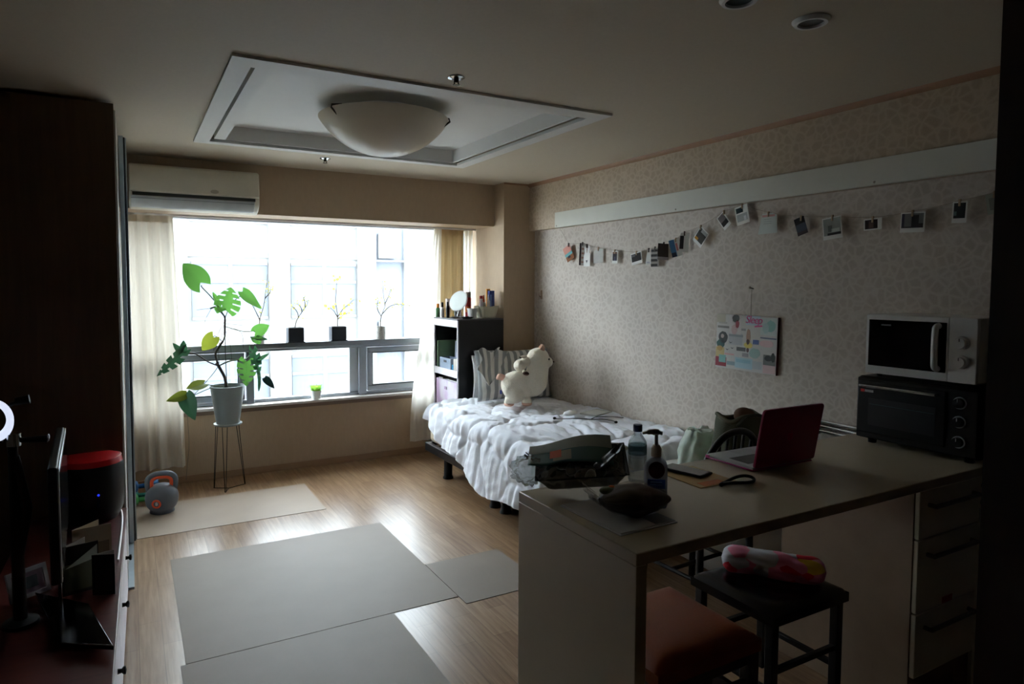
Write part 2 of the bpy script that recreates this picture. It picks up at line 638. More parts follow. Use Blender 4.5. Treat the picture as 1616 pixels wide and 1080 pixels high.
# outside: the building across the street
def outside():
    Y = 19.0
    b = thing('building', 'white office block across the street seen through the window', 'building', (4, Y, -6))
    wall = flat((122, 123, 123), .8)
    pane = mat('office_glass', (97, 104, 115), .8, var=.04, vs=1.5)
    fr = flat((122, 123, 124), .6)
    MB().bx(-12, 24, Y + .12, Y + 8, -8, 5).build('facade', wall, b, smooth=0)
    pil = [(-9.2, -8.2), (-5.6, -4.6), (-2, -.9), (1.0 - .4, 1.35), (3.42, 3.98), (5.95, 6.5), (7.4, 8.3), (10.8, 11.4), (14, 14.6)]
    for x0, x1 in pil:
        MB().bx(x0, x1, Y, Y + .25, -8, 5).build('pilaster', wall, b, smooth=0)
    bays = [(-8.2, -5.6), (-4.6, -2), (-.9, .6), (1.45, 3.38), (4.02, 5.9), (8.3, 10.8), (11.4, 14)]
    for k in range(-2, 2):
        zt = 2.10 + 2.62 * k
        for x0, x1 in bays:
            if k not in (0, 1, -1) and not (1 < x0 < 6):
                continue
            w = MB()
            for (a, c) in ((x0, (x0 + x1) / 2 - .05), ((x0 + x1) / 2 + .05, x1)):
                w.bx(a, c, Y + .10, Y + .2, zt - .42, zt)
                w.bx(a, c, Y + .10, Y + .2, zt - 1.42, zt - .5)
            f = MB()
            f.bx(x0, x1, Y + .08, Y + .25, zt, zt + .07)
            f.bx(x0, x1, Y + .08, Y + .25, zt - .5, zt - .42)
            f.bx(x0, x1, Y + .08, Y + .25, zt - 1.49, zt - 1.42)
            f.bx((x0 + x1) / 2 - .05, (x0 + x1) / 2 + .05, Y + .09, Y + .24, zt - 1.42, zt - .5)
            f.bx((x0 + x1) / 2 - .05, (x0 + x1) / 2 + .05, Y + .09, Y + .24, zt - .42, zt)
            fo = f.build('window_frame', fr, b, smooth=0)
            w.bx(x0, x1, Y + .112, Y + .13, zt - 1.49, zt + .07)
            w.build('glazing', pane, fo, smooth=0)
            MB().bx(x0 - .1, x1 + .1, Y + .09, Y + .2, zt + .2, zt + .24).build('ledge', wall, b, smooth=0)
    # stair slot with condensers
    MB().bx(6.5, 7.4, Y + .10, Y + .14, -8, 5).build('recess', flat((106, 112, 122), .7), b, smooth=0)
    for z in (2.35, -.3):
        a = MB().bx(6.58, 7.1, Y + .0, Y + .2, z, z + .75)
        ac = a.build('condenser', flat((116, 118, 120), .6), b, bevel=.02)
        MB().lathe([(.0, 0), (.2, 0), (.2, .01), (.0, .01)], (6.82, Y - .002, z + .4), 24, Matrix.Rotation(pi / 2, 3, 'X')).build('fan_grille', flat((150, 160, 170)), ac)
        MB().bx(6.5, 7.4, Y - .15, Y + .2, z - .1, z - .05).build('bracket', fr, b, smooth=0)
    g = MB().bx(-40, 50, 6.2, 60, -8.2, -8)
    struct(g.build('ground', flat((170, 168, 164), .8), smooth=0))


outside()


def own_block():
    # unseen mass of the same block above and beside, added to shade the facade
    m = MB()
    m.bx(-9, 12, -4, 5.88, 2.66, 13)
    m.bx(-9, -.81, -4, 5.88, -8, 2.66)
    m.bx(3.41, 12, -4, 5.88, -8, 2.66)
    m.bx(-.81, 3.41, -4, 5.88, -8, -.11)
    struct(m.build('wall_sky_blocker', flat((170, 166, 160), .8), smooth=0))


own_block()


# light: an overcast white sky
w = bpy.data.worlds.new('overcast_sky')
SC.world = w
w.use_nodes = True
bg = w.node_tree.nodes['Background']
bg.inputs['Color'].default_value = (.86, .94, 1.04, 1)
bg.inputs['Strength'].default_value = 14

# camera
cd = bpy.data.cameras.new('camera')
cam = bpy.data.objects.new('camera', cd)
COL.objects.link(cam)
cd.sensor_fit = 'HORIZONTAL'
cd.sensor_width = 36
cd.lens = 1039.93 * 36 / 1616
cd.shift_x = (808 - 773.74) / 1616
cd.shift_y = -(540 - 508.32) / 1616
cd.clip_start = .02
cd.clip_end = 200
yaw, pit, rol = .500667, -.0552525, .00225406
fwd = V((sin(yaw) * cos(pit), cos(yaw) * cos(pit), sin(pit)))
rt = V((cos(yaw), -sin(yaw), 0))
up = rt.cross(fwd)
rt, up = cos(rol) * rt + sin(rol) * up, cos(rol) * up - sin(rol) * rt
cam.matrix_world = Matrix(((rt.x, up.x, -fwd.x, 0), (rt.y, up.y, -fwd.y, 0), (rt.z, up.z, -fwd.z, 1.55), (0, 0, 0, 1)))
SC.camera = cam
SC.view_settings.view_transform = 'Standard'
SC.view_settings.look = 'None'
SC.view_settings.gamma = 1
SC.view_settings.exposure = .5
try:
    SC.view_settings.use_curve_mapping = False
except Exception:
    pass
SC.cycles.max_bounces = 14
SC.cycles.diffuse_bounces = 8
SC.cycles.glossy_bounces = 5
SC.cycles.transparent_max_bounces = 16
SC.cycles.transmission_bounces = 10
SC.cycles.sample_clamp_indirect = 6
SC.cycles.use_denoising = True
# ================================================================ floor sheets
def sheet(label, x0, x1, y0, y1, m, z=.0):
    o = MB().bx(x0, x1, y0, y1, z, z + .0025).build('floor_sheet', m, smooth=0)
    tag(o, label, 'floor sheet', 'thin vinyl sheets laid on the wood floor')


sheet('pale tan vinyl sheet on the floor under the plant stand by the window', -.03, 1.16, 4.48, 5.14, M['matB'])
sheet('large grey beige vinyl sheet in the middle of the bare floor', .165, 1.40, 2.885, 4.05, M['matA'])
sheet('grey beige vinyl sheet at the front of the floor beside the counter panel', .145, 1.06, 1.4, 2.88, M['matA'])
sheet('small beige vinyl sheet on the floor in front of the bed leg', 1.403, 1.86, 2.80, 3.31, M['matA'])


# ================================================================ ceiling fittings
def dome():
    t = thing('ceiling_light', 'round frosted glass dome light in the ceiling tray', 'lamp', (1.285, 3.60, 2.535))
    MB().lathe([(.0, .0), (.2, .0), (.2, -.03), (.18, -.036), (0, -.036)], n=48).build('base', M['white'], t, local=True)
    pr = []
    R, h = .362, .200
    zr = -.055
    Rs = (R * R + h * h) / (2 * h)
    am = math.asin(R / Rs)
    for i in range(25):
        a = i / 24 * am
        pr.append((max(.001, Rs * sin(a)), zr - h + Rs * (1 - cos(a))))
    pr += [(R + .001, zr + .004), (R - .008, zr + .004)]
    for i in range(24, -1, -1):
        a = i / 24 * am
        pr.append((max(.001, (Rs - .006) * sin(a)), zr - h + .007 + (Rs - .007) * (1 - cos(a))))
    MB().lathe(pr, n=64, cap0=False, cap1=False).build('glass_bowl', M['lamp_glass'], t, local=True, smooth=60)
    # spring clips over the rim
    for a in (radians(203), radians(-27), radians(88)):
        d = V((cos(a), sin(a), 0))
        pts = [d * (R - .06) + V((0, 0, -.03)), d * (R + .004) + V((0, 0, -.045)), d * (R + .008) + V((0, 0, -.06)), d * (R - .035) + V((0, 0, -.092)), d * (R - .055) + V((0, 0, -.104))]
        MB().tube(pts, .0055, 8).build('clip', M['bronze'], t, local=True)


dome()


def sprinkler(loc, label):
    t = thing('sprinkler', label, 'sprinkler', loc, group='fire sprinklers on the ceiling')
    MB().lathe([(0, 0), (.038, 0), (.037, -.004), (.02, -.010), (.016, -.006), (0, -.006)], n=28).build('escutcheon', M['chrome'], t, local=True)
    b = MB().lathe([(0, -.006), (.011, -.006), (.011, -.018), (.006, -.022), (0, -.022)], n=16)
    b.bx(-.011, -.008, -.003, .003, -.032, -.016).bx(.008, .011, -.003, .003, -.032, -.016)
    b.build('head', M['bronze'], t, local=True)
    MB().lathe([(0, -.032), (.016, -.032), (.016, -.034), (0, -.034)], n=16).build('deflector', M['bronze'], t, local=True)


sprinkler((1.257, 2.607, CZ), 'ceiling sprinkler on the camera side of the tray, above the dome light')
sprinkler((1.236, 4.696, CZ), 'ceiling sprinkler near the window between the tray and the beam')


def downlight(loc, label):
    t = thing('downlight', label, 'downlight', loc, group='recessed downlights')
    MB().lathe([(.040, -.001), (.060, -.001), (.060, -.004), (.052, -.014), (.042, -.014), (.040, -.004)], n=36, cap0=False, cap1=False).build('trim_ring', M['white'], t, local=True)
    MB().lathe([(.0, -.002), (.041, -.002), (.041, -.006), (.030, -.004), (0, -.004)], n=28).build('lamp_face', flat((50, 58, 58), .3), t, local=True)


downlight((2.035, 1.475, CZ), 'round recessed downlight on the ceiling nearest the right wall')
downlight((1.688, 1.475, CZ), 'round recessed downlight cut by the top edge of the photo')


# ================================================================ wardrobe
def wardrobe():
    t = thing('wardrobe', 'tall dark brown wardrobe with white sliding doors at the left', 'wardrobe', (-.35, 4.4, 0))
    c = MB().bx(-.66, -.047, 3.72, 3.745, .0, 2.425)
    c.build('side_panel', M['wardrobe'], t, smooth=0, bevel=.002)
    c = MB().bx(-.66, -.06, 3.745, 5.12, 0, .06).bx(-.66, -.06, 3.745, 5.12, 2.37, 2.425).bx(-.66, -.64, 3.745, 5.12, .06, 2.37).bx(-.66, -.06, 5.10, 5.12, .06, 2.37)
    c.build('body', M['wardrobe'], t, smooth=0)
    d = MB().bx(-.056, -.040, 3.75, 4.46, .055, 2.40).build('sliding_door', M['door_white'], t, bevel=.002)
    d = MB().bx(-.034, -.018, 4.44, 5.11, .02, 2.40).build('sliding_door', M['door_white'], t, bevel=.002)
    s = MB().bx(-.036, -.012, 4.40, 4.425, .012, 2.408)
    s.build('edge_profile', M['alu_strip'], d, bevel=.002)
    MB().bx(-.034, -.003, 4.427, 4.440, .012, 2.405).build('grip_groove', M['navy'], d)
    MB().bx(-.03, .004, 4.442, 4.46, .012, 2.405).build('edge_profile', M['alu_strip'], d, bevel=.002)
    MB().bx(-.056, -.014, 3.746, 5.11, 0, .012).build('floor_track', M['alu_strip'], t)


wardrobe()


# ================================================================ air conditioner
def aircon():
    t = thing('air_conditioner', 'off white wall air conditioner on the beam above the window', 'air conditioner', (.4, 5.2, 2.2))
    x0, x1 = .012, .845
    T = Matrix(((0, 1, 0, 0), (1, 0, 0, 0), (0, 0, 1, 0), (0, 0, 0, 1)))   # prism: local x->y, y->x

    def ext(poly, a, b_, name, m, par=t, bev=.004):
        return MB().prism(poly, a, b_, T).build(name, m, par, bevel=bev)
    body = [(5.199, 2.36), (5.06, 2.362), (5.035, 2.352), (5.03, 2.16), (5.04, 2.115), (5.085, 2.082), (5.14, 2.066), (5.199, 2.07)]
    ext(body, x0, x1, 'body', M['ac'], bev=.012)
    ext([(5.032, 2.352), (5.018, 2.34), (5.008, 2.28), (5.006, 2.21), (5.012, 2.178), (5.032, 2.172)], x0 + .004, x1 - .004, 'front_panel', M['ac'], bev=.006)
    ext([(5.032, 2.172), (5.028, 2.172), (5.026, 2.150), (5.034, 2.150)], x0 + .02, x1 - .03, 'intake_slot', flat((52, 54, 50)), bev=0)
    lou = ext([(5.034, 2.148), (5.022, 2.146), (5.024, 2.126), (5.062, 2.082), (5.086, 2.072), (5.09, 2.082)], x0 + .01, x1 - .035, 'louver', M['ac_lip'], bev=.003)
    ext([(5.0205, 2.132), (5.0225, 2.132), (5.0235, 2.129), (5.0215, 2.129)], x0 + .01, x1 - .04, 'louver_line', flat((120, 124, 126)), lou, 0)
    MB().lathe([(0, 0), (.014, 0), (.014, .002), (0, .002)], (.54, 5.006, 2.20), 24, Matrix.Rotation(pi / 2, 3, 'X') @ Matrix.Diagonal((1.9, 1, 1)).to_3x3()).build('maker_badge', flat((170, 160, 144)), t)


aircon()

# ================================================================ curtains
rail = MB().bx(-.45, 2.86, 5.505, 5.52, 2.062, 2.078)
tag(rail.build('curtain_rail', M['white']), 'thin white curtain rail under the beam above the window', 'curtain rail')


def curtain(label, top, bot, y, z0, z1, folds, amp, m, name='curtain', ph=0., pinch=None, group=None):
    """top/bot: (x0, x1) spans at the rail and at the hem"""
    t = thing(name, label, 'curtain', ((top[0] + top[1]) / 2, y, z0), group=group)

    def fn(u, v):
        k = v
        e = ramp(0, 1, k)
        x0 = top[0] + (bot[0] - top[0]) * (pinch(k) if pinch else k)
        x1 = top[1] + (bot[1] - top[1]) * (pinch(k) if pinch else k)
        a = 2 * pi * folds * u + ph
        w = amp * (.55 + .45 * k)
        n = noise.noise(V((u * folds * .9, k * 1.6, ph)))
        x = x0 + (x1 - x0) * u + .012 * sin(a * .5 + 3 * k) * k
        yy = y + w * (sin(a + .5 * n * k) + .3 * sin(2.3 * a + 1)) + .014 * n * k
        return V((x, yy, z1 + (z0 - z1) * k))
    MB().grid(fn, int(folds * 22) + 2, 40).build('drape', m, t, smooth=180)
    hd = MB().grid(lambda u, v: V((top[0] + (top[1] - top[0]) * u, y + amp * .55 * sin(2 * pi * folds * u + ph) - .003, z1 - .0 - .05 * v)), int(folds * 16) + 2, 3)
    hd.build('heading_tape', m, t, smooth=180)
    return t


curtain('cream curtain hanging across the left end of the window beside the wardrobe', (-.30, .298), (-.30, .352), 5.50, .16, 2.062, 6.2, .024, M['curtain'], group='window curtains')
curtain('gold beige curtain bunched at the right end of the window behind the black shelf', (2.475, 2.745), (2.46, 2.74), 5.552, .15, 2.062, 3.6, .018, M['curtain_gold'], ph=1., group='window curtains')
curtain('narrow white curtain falling to the head of the bed left of the black shelf', (2.435, 2.50), (2.20, 2.475), 5.500, .14, 2.062, 2.6, .012, M['sheer'], ph=2., pinch=lambda k: ramp(-.1, .95, k), group='window curtains')
curtain('narrow white sheer curtain hanging between the right cream curtain and the column', (2.76, 2.85), (2.75, 2.85), 5.552, .2, 2.062, 2.2, .014, M['sheer'], name='sheer_curtain', ph=.4)

# blind cord hanging left of the plant stand
tag(MB().tube(spline([(.37, 5.575, .60), (.372, 5.57, .5), (.378, 5.575, .3), (.36, 5.58, .12), (.352, 5.58, .03)], 6), .0022, 6).build('cord', flat((120, 110, 98))), 'thin cord hanging down the wall below the sill left of the plant stand', 'cord')


# ================================================================ small pots on the ledge
LEDGE = 1.068


def branchy(base, seeds, leafm, name_leaf, n_leaf, size, r0=.0042):
    """seeds: list of polylines (world) for branches; returns twig mesh and leaf mesh builders"""
    tw, lf = MB(), MB()
    for pl in seeds:
        p = spline(pl, 5)
        tw.tube(p, [r0 * (1 - .7 * i / len(p)) for i in range(len(p))], 6)
        for k in range(n_leaf):
            i = random.randint(len(p) // 3, len(p) - 1)
            o = p[i]
            d = V((random.uniform(-1, 1), random.uniform(-.5, .5), random.uniform(-.3, 1))).normalized()
            stem_end = o + d * size * random.uniform(.8, 2.2)
            tw.tube([o, stem_end], r0 * .25, 4)
            L = size * random.uniform(.9, 1.6)
            q = V((random.uniform(-1, 1), random.uniform(-.4, .4), random.uniform(-1, .6))).normalized()
            s = q.cross(V((random.uniform(-.4, .4), -1, random.uniform(-.4, .4)))).normalized() * L * .38
            a, b_, c = stem_end, stem_end + q * L * .5, stem_end + q * L
            lf.add([a, b_ + s + V((0, -.002, 0)), c, b_ - s + V((0, -.002, 0))], [(0, 1, 2, 3)])
    return tw, lf


def square_pot(x, y, label, seeds, leafm, nl, size):
    t = thing('potted_twig', label, 'plant', (x, y, LEDGE), group='small pots on the window ledge')
    h = .125
    p = MB().bx(-.064, .064, -.05, .05, .008, h)
    p.build('pot', M['cube_pot'], t, local=True, bevel=.003)
    MB().bx(-.058, .058, -.044, .044, h - .002, h + .0015).build('soil', M['soil'], t, local=True)
    MB().bx(-.072, .072, -.056, .056, .0, .008).build('saucer', M['cube_pot'], t, local=True, bevel=.002)
    tw, lf = branchy((x, y, LEDGE + h), [[V((x, y, LEDGE + h)) + V(q) for q in s] for s in seeds], leafm, 'foliage', nl, size)
    tw.build('branch', M['twig'], t)
    lf.build('foliage', leafm, t, smooth=0)


random.seed(11)
square_pot(1.215, 5.645, 'black square pot with a dry curved twig on the window ledge', [
    [(0, 0, 0), (.015, 0, .06), (.06, 0, .13), (.10, .0, .185), (.115, .0, .235)],
    [(.03, 0, .085), (.02, 0, .13), (-.005, 0, .165), (-.02, 0, .175)],
    [(.06, 0, .13), (.05, 0, .17), (.02, 0, .2)],
    [(.085, 0, .165), (.085, 0, .21), (.075, 0, .25)]], M['twig_leaf'], 9, .014)
square_pot(1.578, 5.645, 'black square pot with a faint lime leaved sprig on the window ledge', [
    [(0, 0, 0), (0, 0, .1), (-.015, 0, .22), (-.005, 0, .36), (-.01, 0, .42)],
    [(0, 0, .08), (.05, 0, .15), (.1, 0, .19), (.15, 0, .235)],
    [(0, 0, .08), (-.03, 0, .13), (-.07, 0, .17)],
    [(0, 0, .06), (.04, 0, .09), (.1, 0, .12)]], M['lime_leaf'], 6, .026)


def round_pot(x, y, label, m, r, h, seeds, leafm, nl, size):
    t = thing('potted_twig', label, 'plant', (x, y, LEDGE), group='small pots on the window ledge')
    MB().lathe([(0, 0), (r * .94, 0), (r, h * .5), (r, h), (r - .006, h), (r - .006, h - .012), (0, h - .012)], n=32).build('pot', m, t, local=True)
    MB().lathe([(0, h - .012), (r - .007, h - .012), (0, h - .008)], n=20).build('soil', M['soil'], t, local=True)
    tw, lf = branchy((x, y, LEDGE + h), [[V((x, y, LEDGE + h - .01)) + V(q) for q in s] for s in seeds], leafm, 'foliage', nl, size)
    tw.build('branch', M['twig'], t)
    lf.build('foliage', leafm, t, smooth=0)


round_pot(1.965, 5.645, 'speckled white round pot with a tall leafy twig on the window ledge', M['speckle'], .048, .115, [
    [(0, 0, 0), (.005, 0, .08), (.03, 0, .15), (.045, 0, .2), (.03, 0, .3), (.025, 0, .41)],
    [(.01, 0, .1), (-.02, 0, .15), (-.03, 0, .2), (-.01, 0, .26)],
    [(.02, 0, .12), (.08, 0, .18), (.13, 0, .2), (.19, 0, .205), (.30, 0, .185)],
    [(.04, 0, .2), (.08, 0, .28), (.10, 0, .34)]], M['twig_leaf'], 11, .016)
round_pot(.925, 5.645, 'pale round pot with a tall dry twig on the ledge behind the monstera', flat((214, 216, 214)), .045, .12, [
    [(0, 0, 0), (.01, 0, .1), (.04, 0, .2), (.06, 0, .33), (.075, 0, .46)],
    [(.01, 0, .08), (-.02, 0, .15), (-.06, 0, .24), (-.08, 0, .33)],
    [(.05, 0, .26), (.09, 0, .31), (.1, 0, .36)]], M['twig_leaf'], 10, .014)


def grass_pot():
    t = thing('potted_grass', 'small white pot of short green grass on the window sill', 'plant', (1.385, 5.645, .572))
    MB().lathe([(0, 0), (.036, 0), (.048, .075), (.044, .075), (.043, .066), (0, .066)], n=28).build('pot', M['white'], t, local=True)
    g = MB()
    random.seed(5)
    for i in range(260):
        a, r = random.uniform(0, 2 * pi), .038 * sqrt(random.random())
        b = V((r * cos(a), r * sin(a), .066))
        o = V((cos(a), sin(a), 0)) * random.uniform(.0, .05)
        h = random.uniform(.03, .062)
        s = V((-sin(a), cos(a), 0)) * .0028
        m_ = b + o * .45 + V((0, 0, h * .7))
        e = b + o + V((0, 0, h))
        g.add([b - s, b + s, m_ + s, m_ - s, e], [(0, 1, 2, 3), (3, 2, 4)])
    gr = g.build('grass', M['grass'], t, local=True, smooth=0)
    gr['kind'] = 'stuff'


grass_pot()


# ================================================================ monstera on its wire stand
def stand():
    t = thing('plant_stand', 'thin black wire plant stand on the floor under the monstera pot', 'plant stand', (.635, 5.29, 0))
    feet = [V((.530, 5.345, .004)), (V((.752, 5.345, .004))), V((.592, 5.195, .004))]
    c = V((.627, 5.29, .004))
    zt = .488
    for f in feet:
        d = (f - c)
        d.z = 0
        d.normalize()
        s = V((-d.y, d.x, 0))
        a, b = c + d * .082 + s * .018, c + d * .082 - s * .018
        a.z = b.z = zt
        MB().tube([a, f + s * .004, f + d * .003, f - s * .004, b], .0028, 8).build('leg', M['wire'], t)
    br = MB()
    for f in feet:
        br.tube([f, c], .0026, 8)
    br.build('base_brace', M['wire'], t)
    n = 36
    MB().tube([c + V((.085 * cos(2 * pi * i / n), .085 * sin(2 * pi * i / n), zt + .001)) for i in range(n)], .003, 8, closed=True).build('top_ring', M['wire'], t)
    MB().lathe([(0, zt + .004), (.086, zt + .004), (.086, zt + .007), (0, zt + .007)], (c.x, c.y, 0), 32).build('plate', M['black_metal'], t)


stand()


def leaf(mb, B, T, W, N=(0, -1, .2), fold=.15, droop=.1, split=False, lobes=.2, seed=0, side=None):
    B, T = V(B), V(T)
    ax = T - B
    L = ax.length
    ax.normalize()
    N = V(N)
    N = (N - ax * N.dot(ax)).normalized()
    sd = ax.cross(N)
    nu, nv = (17, 45) if split else (13, 17)

    def half(t):
        return (sin(pi * min(1, t * .93 + .07) ** .72) ** .8) * (1 - .12 * t)

    def fn(u, v):
        s = u * 2 - 1
        t = v
        w = half(t) * W / 2 * (1 if t < .999 else 0)
        x = t * L - lobes * L * abs(s) ** 1.2 * max(0, 1 - t * 2.2)
        z = fold * abs(s) * w + droop * L * (-(t ** 2)) + .03 * L * sin(6 * t + seed) * s
        return B + ax * x + sd * (s * w) + N * z

    keep = None
    if split:
        def keep(u, v):
            s = abs(u * 2 - 1)
            k = (v * 4.6 + (.3 if u > .5 else 0)) % 1
            return not (s > .34 and k > .74 and .12 < v < .9)
    mb.grid(fn, nu, nv, keep=keep)


def monstera():
    t = thing('monstera_plant', 'monstera in a tall pale grey pot on a wire stand by the window', 'plant', (.63, 5.28, .496))
    z0 = 0.0
    MB().lathe([(0, .002), (.093, .002), (.093, .012), (.085, .014), (.085, .03), (.122, .288), (.126, .290), (.127, .296), (.119, .297), (.115, .268), (0, .268)], n=56).build('pot', M['pot_white'], t, local=True, smooth=50)
    MB().lathe([(0, 0), (.098, 0), (.102, .012), (.094, .012), (.092, .004), (0, .004)], n=48).build('saucer', M['pot_white'], t, local=True)
    MB().lathe([(0, .268), (.115, .268), (0, .276)], n=40).build('soil', M['soil'], t, local=True)
    Y = 5.27
    p = lambda x, z, y=Y: V((x, y, z))
    # trunk with nodes, upper climbing stem, stake
    tr = MB()
    tr.tube(spline([p(.622, .765), p(.618, .82), p(.606, .87), p(.575, .935), p(.555, .97)], 5), [.012, .013, .013, .012, .012, .011] + [.011] * 12 + [.010] * 3, 10)
    tr.tube(spline([p(.575, .935), p(.558, .99), p(.552, 1.04), p(.575, 1.09), p(.605, 1.13)], 5), .0075, 8)
    tr.tube(spline([p(.618, 1.17), p(.62, 1.24), p(.622, 1.30), p(.617, 1.32)], 5), .007, 8)
    tr.tube(spline([p(.617, 1.32), p(.585, 1.36), p(.56, 1.385), p(.52, 1.375)], 5), .006, 8)
    tr.build('trunk', M['stem_dark'], t)
    MB().tube([p(.628, .77, 5.29), p(.622, 1.02, 5.285), p(.618, 1.32, 5.272)], .003, 8).build('stake', M['stem_dark'], t)

    def st(*pts, r=.004, m='stem'):
        MB().tube(spline(list(pts), 6), r, 7).build('stalk', M[m], t)
    st(p(.62, 1.31), p(.585, 1.38), p(.53, 1.46), p(.47, 1.53), p(.462, 1.545, 5.24))
    st(p(.585, 1.36), p(.60, 1.38), p(.625, 1.37, 5.24))
    st(p(.622, 1.30), p(.645, 1.36), p(.69, 1.43), p(.735, 1.47, 5.25), r=.003)
    st(p(.57, .945), p(.50, .98), p(.42, 1.04), p(.36, 1.06, 5.23), r=.005, m='stem_dark')
    st(p(.57, .945), p(.64, .975), p(.70, .985), p(.76, .99, 5.24), p(.80, 1.03, 5.22), r=.0055)
    st(p(.552, 1.04), p(.60, 1.12), p(.62, 1.17), r=.0055)
    st(p(.60, .79), p(.54, .80), p(.48, .815, 5.23), p(.46, .82, 5.22), r=.003)
    st(p(.60, .79), p(.52, .79, 5.24), p(.42, .76, 5.2), p(.38, .74, 5.2), r=.003)
    st(p(.57, .945), p(.52, .88, 5.25), p(.41, .77, 5.2), p(.37, .735, 5.19), r=.0025)
    st(p(.60, 1.13), p(.55, 1.17, 5.25), p(.52, 1.16, 5.23), r=.003)
    st(p(.62, 1.24), p(.74, 1.20), p(.83, 1.20, 5.24), r=.0028)
    # air roots
    ro = MB()
    for q in ([(.615, 1.27), (.58, 1.2), (.55, 1.13), (.54, 1.06)], [(.615, 1.25), (.60, 1.18), (.575, 1.08), (.575, .95)], [(.62, 1.26), (.70, 1.25), (.77, 1.24)],
              [(.61, 1.19), (.68, 1.22), (.74, 1.18), (.75, 1.07)], [(.53, 1.375), (.49, 1.30), (.48, 1.26)], [(.52, 1.375), (.47, 1.37), (.43, 1.365)], [(.62, 1.22), (.655, 1.1), (.665, .98)]):
        ro.tube(spline([p(a, b, Y + .01) for a, b in q], 6), .0016, 5)
    ro.build('air_roots', M['stem_dark'], t)

    def lf(mname, *a, **k):
        mb = MB()
        leaf(mb, *a, **k)
        mb.build('leaf', M[mname], t, smooth=180)
    lf('leaf', (.455, 5.24, 1.565), (.345, 5.22, 1.705), .185, (.15, -1, .25), fold=.06, droop=.05, lobes=.3, seed=1)
    lf('leaf', (.625, 5.24, 1.36), (.665, 5.22, 1.53), .20, (.1, -1, .1), fold=.1, split=True, seed=2)
    lf('leaf', (.575, 5.27, 1.38), (.55, 5.29, 1.50), .06, (.6, -1, .1), fold=.4, split=False, seed=3)
    lf('leaf', (.745, 5.25, 1.50), (.868, 5.22, 1.36), .105, (.4, -1, .5), fold=.12, droop=-.1, lobes=.12, seed=4)
    lf('leaf', (.83, 5.24, 1.19), (.925, 5.2, 1.245), .10, (-.1, -1, .1), fold=.1, lobes=.18, seed=5)
    lf('leaf_dark', (.80, 5.25, 1.145), (.91, 5.2, 1.145), .06, (0, -.7, 1), fold=.1, droop=.1, lobes=.1, seed=6)
    lf('leaf', (.83, 5.235, 1.155), (.86, 5.2, 1.105), .085, (0, -1, .3), fold=.2, lobes=.1, seed=6)
    lf('leaf_yellow', (.535, 5.23, 1.165), (.455, 5.19, 1.075), .115, (.1, -1, .2), fold=.08, lobes=.24, seed=7)
    lf('leaf_dark', (.33, 5.22, 1.07), (.155, 5.16, .905), .095, (.55, -.6, .35), fold=.45, droop=.06, split=True, seed=8)
    lf('leaf_dark', (.325, 5.22, 1.06), (.335, 5.2, 1.15), .06, (.2, -1, .2), fold=.2, lobes=.1, seed=9)
    lf('leaf_dark', (.315, 5.22, 1.06), (.265, 5.2, 1.135), .045, (.2, -1, .2), fold=.2, lobes=.1, seed=10)
    lf('leaf_yellow', (.462, 5.22, .825), (.335, 5.15, .80), .088, (-.05, -.9, .75), fold=.2, droop=-.04, lobes=.2, seed=11)
    lf('leaf_yellow', (.345, 5.18, .765), (.21, 5.1, .735), .075, (0, -1, .2), fold=.15, droop=.05, lobes=.05, seed=12)
    lf('leaf_dark', (.335, 5.18, .765), (.385, 5.1, .585), .125, (-.25, -1, .1), fold=.28, droop=.08, lobes=.1, seed=13)
    lf('leaf_dark', (.81, 5.22, 1.055), (.845, 5.14, .87), .085, (.2, -1, .1), fold=.2, split=True, seed=14)
    lf('leaf_dark', (.83, 5.21, .975), (.915, 5.16, 1.03), .035, (.1, -1, .1), fold=.2, lobes=.05, seed=15)
    lf('leaf', (.765, 5.22, .975), (.745, 5.14, .80), .15, (-.05, -1, .15), fold=.12, droop=.05, split=True, seed=16)
    lf('leaf_navy', (.885, 5.2, .845), (.952, 5.16, .765), .06, (.1, -1, .2), fold=.15, lobes=.05, seed=17)
    lf('leaf_dark', (.835, 5.2, .90), (.845, 5.15, .755), .045, (.7, -1, .1), fold=.5, lobes=.05, seed=18)


monstera()


# ================================================================ kettlebell and dumbbells
def kettlebell():
    t = thing('kettlebell', 'grey and orange kettlebell on the floor beside the wardrobe', 'kettlebell', (.160, 4.95, 0), (0, 0, radians(-4)))
    pr = [(0, 0), (.062, 0), (.078, .008)]
    for i in range(1, 18):
        a = -1.05 + i / 17 * 2.4
        pr.append((.104 * cos(a) ** .7 if cos(a) > 0 else .02, .103 + .095 * sin(a)))
    pr.append((0, .198))
    MB().lathe(pr, n=44).build('bell', M['kb_grey'], t, local=True, smooth=60)
    hp = [(-.072, 0, .13), (-.082, 0, .185), (-.082, 0, .23), (-.062, 0, .254), (-.03, 0, .264), (.03, 0, .264), (.062, 0, .254), (.082, 0, .23), (.082, 0, .185), (.072, 0, .13)]
    MB().tube(spline(hp, 6), .018, 16, flat=1.15).build('handle', M['kb_grey'], t, local=True, smooth=180)
    ip = [(x * .80, -.002, .137 + (z - .137) * .9) for x, _, z in hp]
    MB().tube(spline(ip, 6), .0145, 14, flat=1.45).build('handle_lining', M['kb_orange'], t, local=True, smooth=180)
    bd = MB().lathe([(.018, 0), (.030, 0), (.030, .004), (.018, .004)], (-.03, -.0945, .088), 28, Matrix.Rotation(radians(97), 3, 'X') @ Matrix.Rotation(radians(-18), 3, 'Y'), cap0=False, cap1=False)
    bd.build('weight_ring', M['kb_orange'], t, local=True)
    text_obj('8', .032, t, V((-.030, -.0985, .088)), Euler((radians(90), 0, radians(-18))), M['photo_white'], 'weight_number', .002)


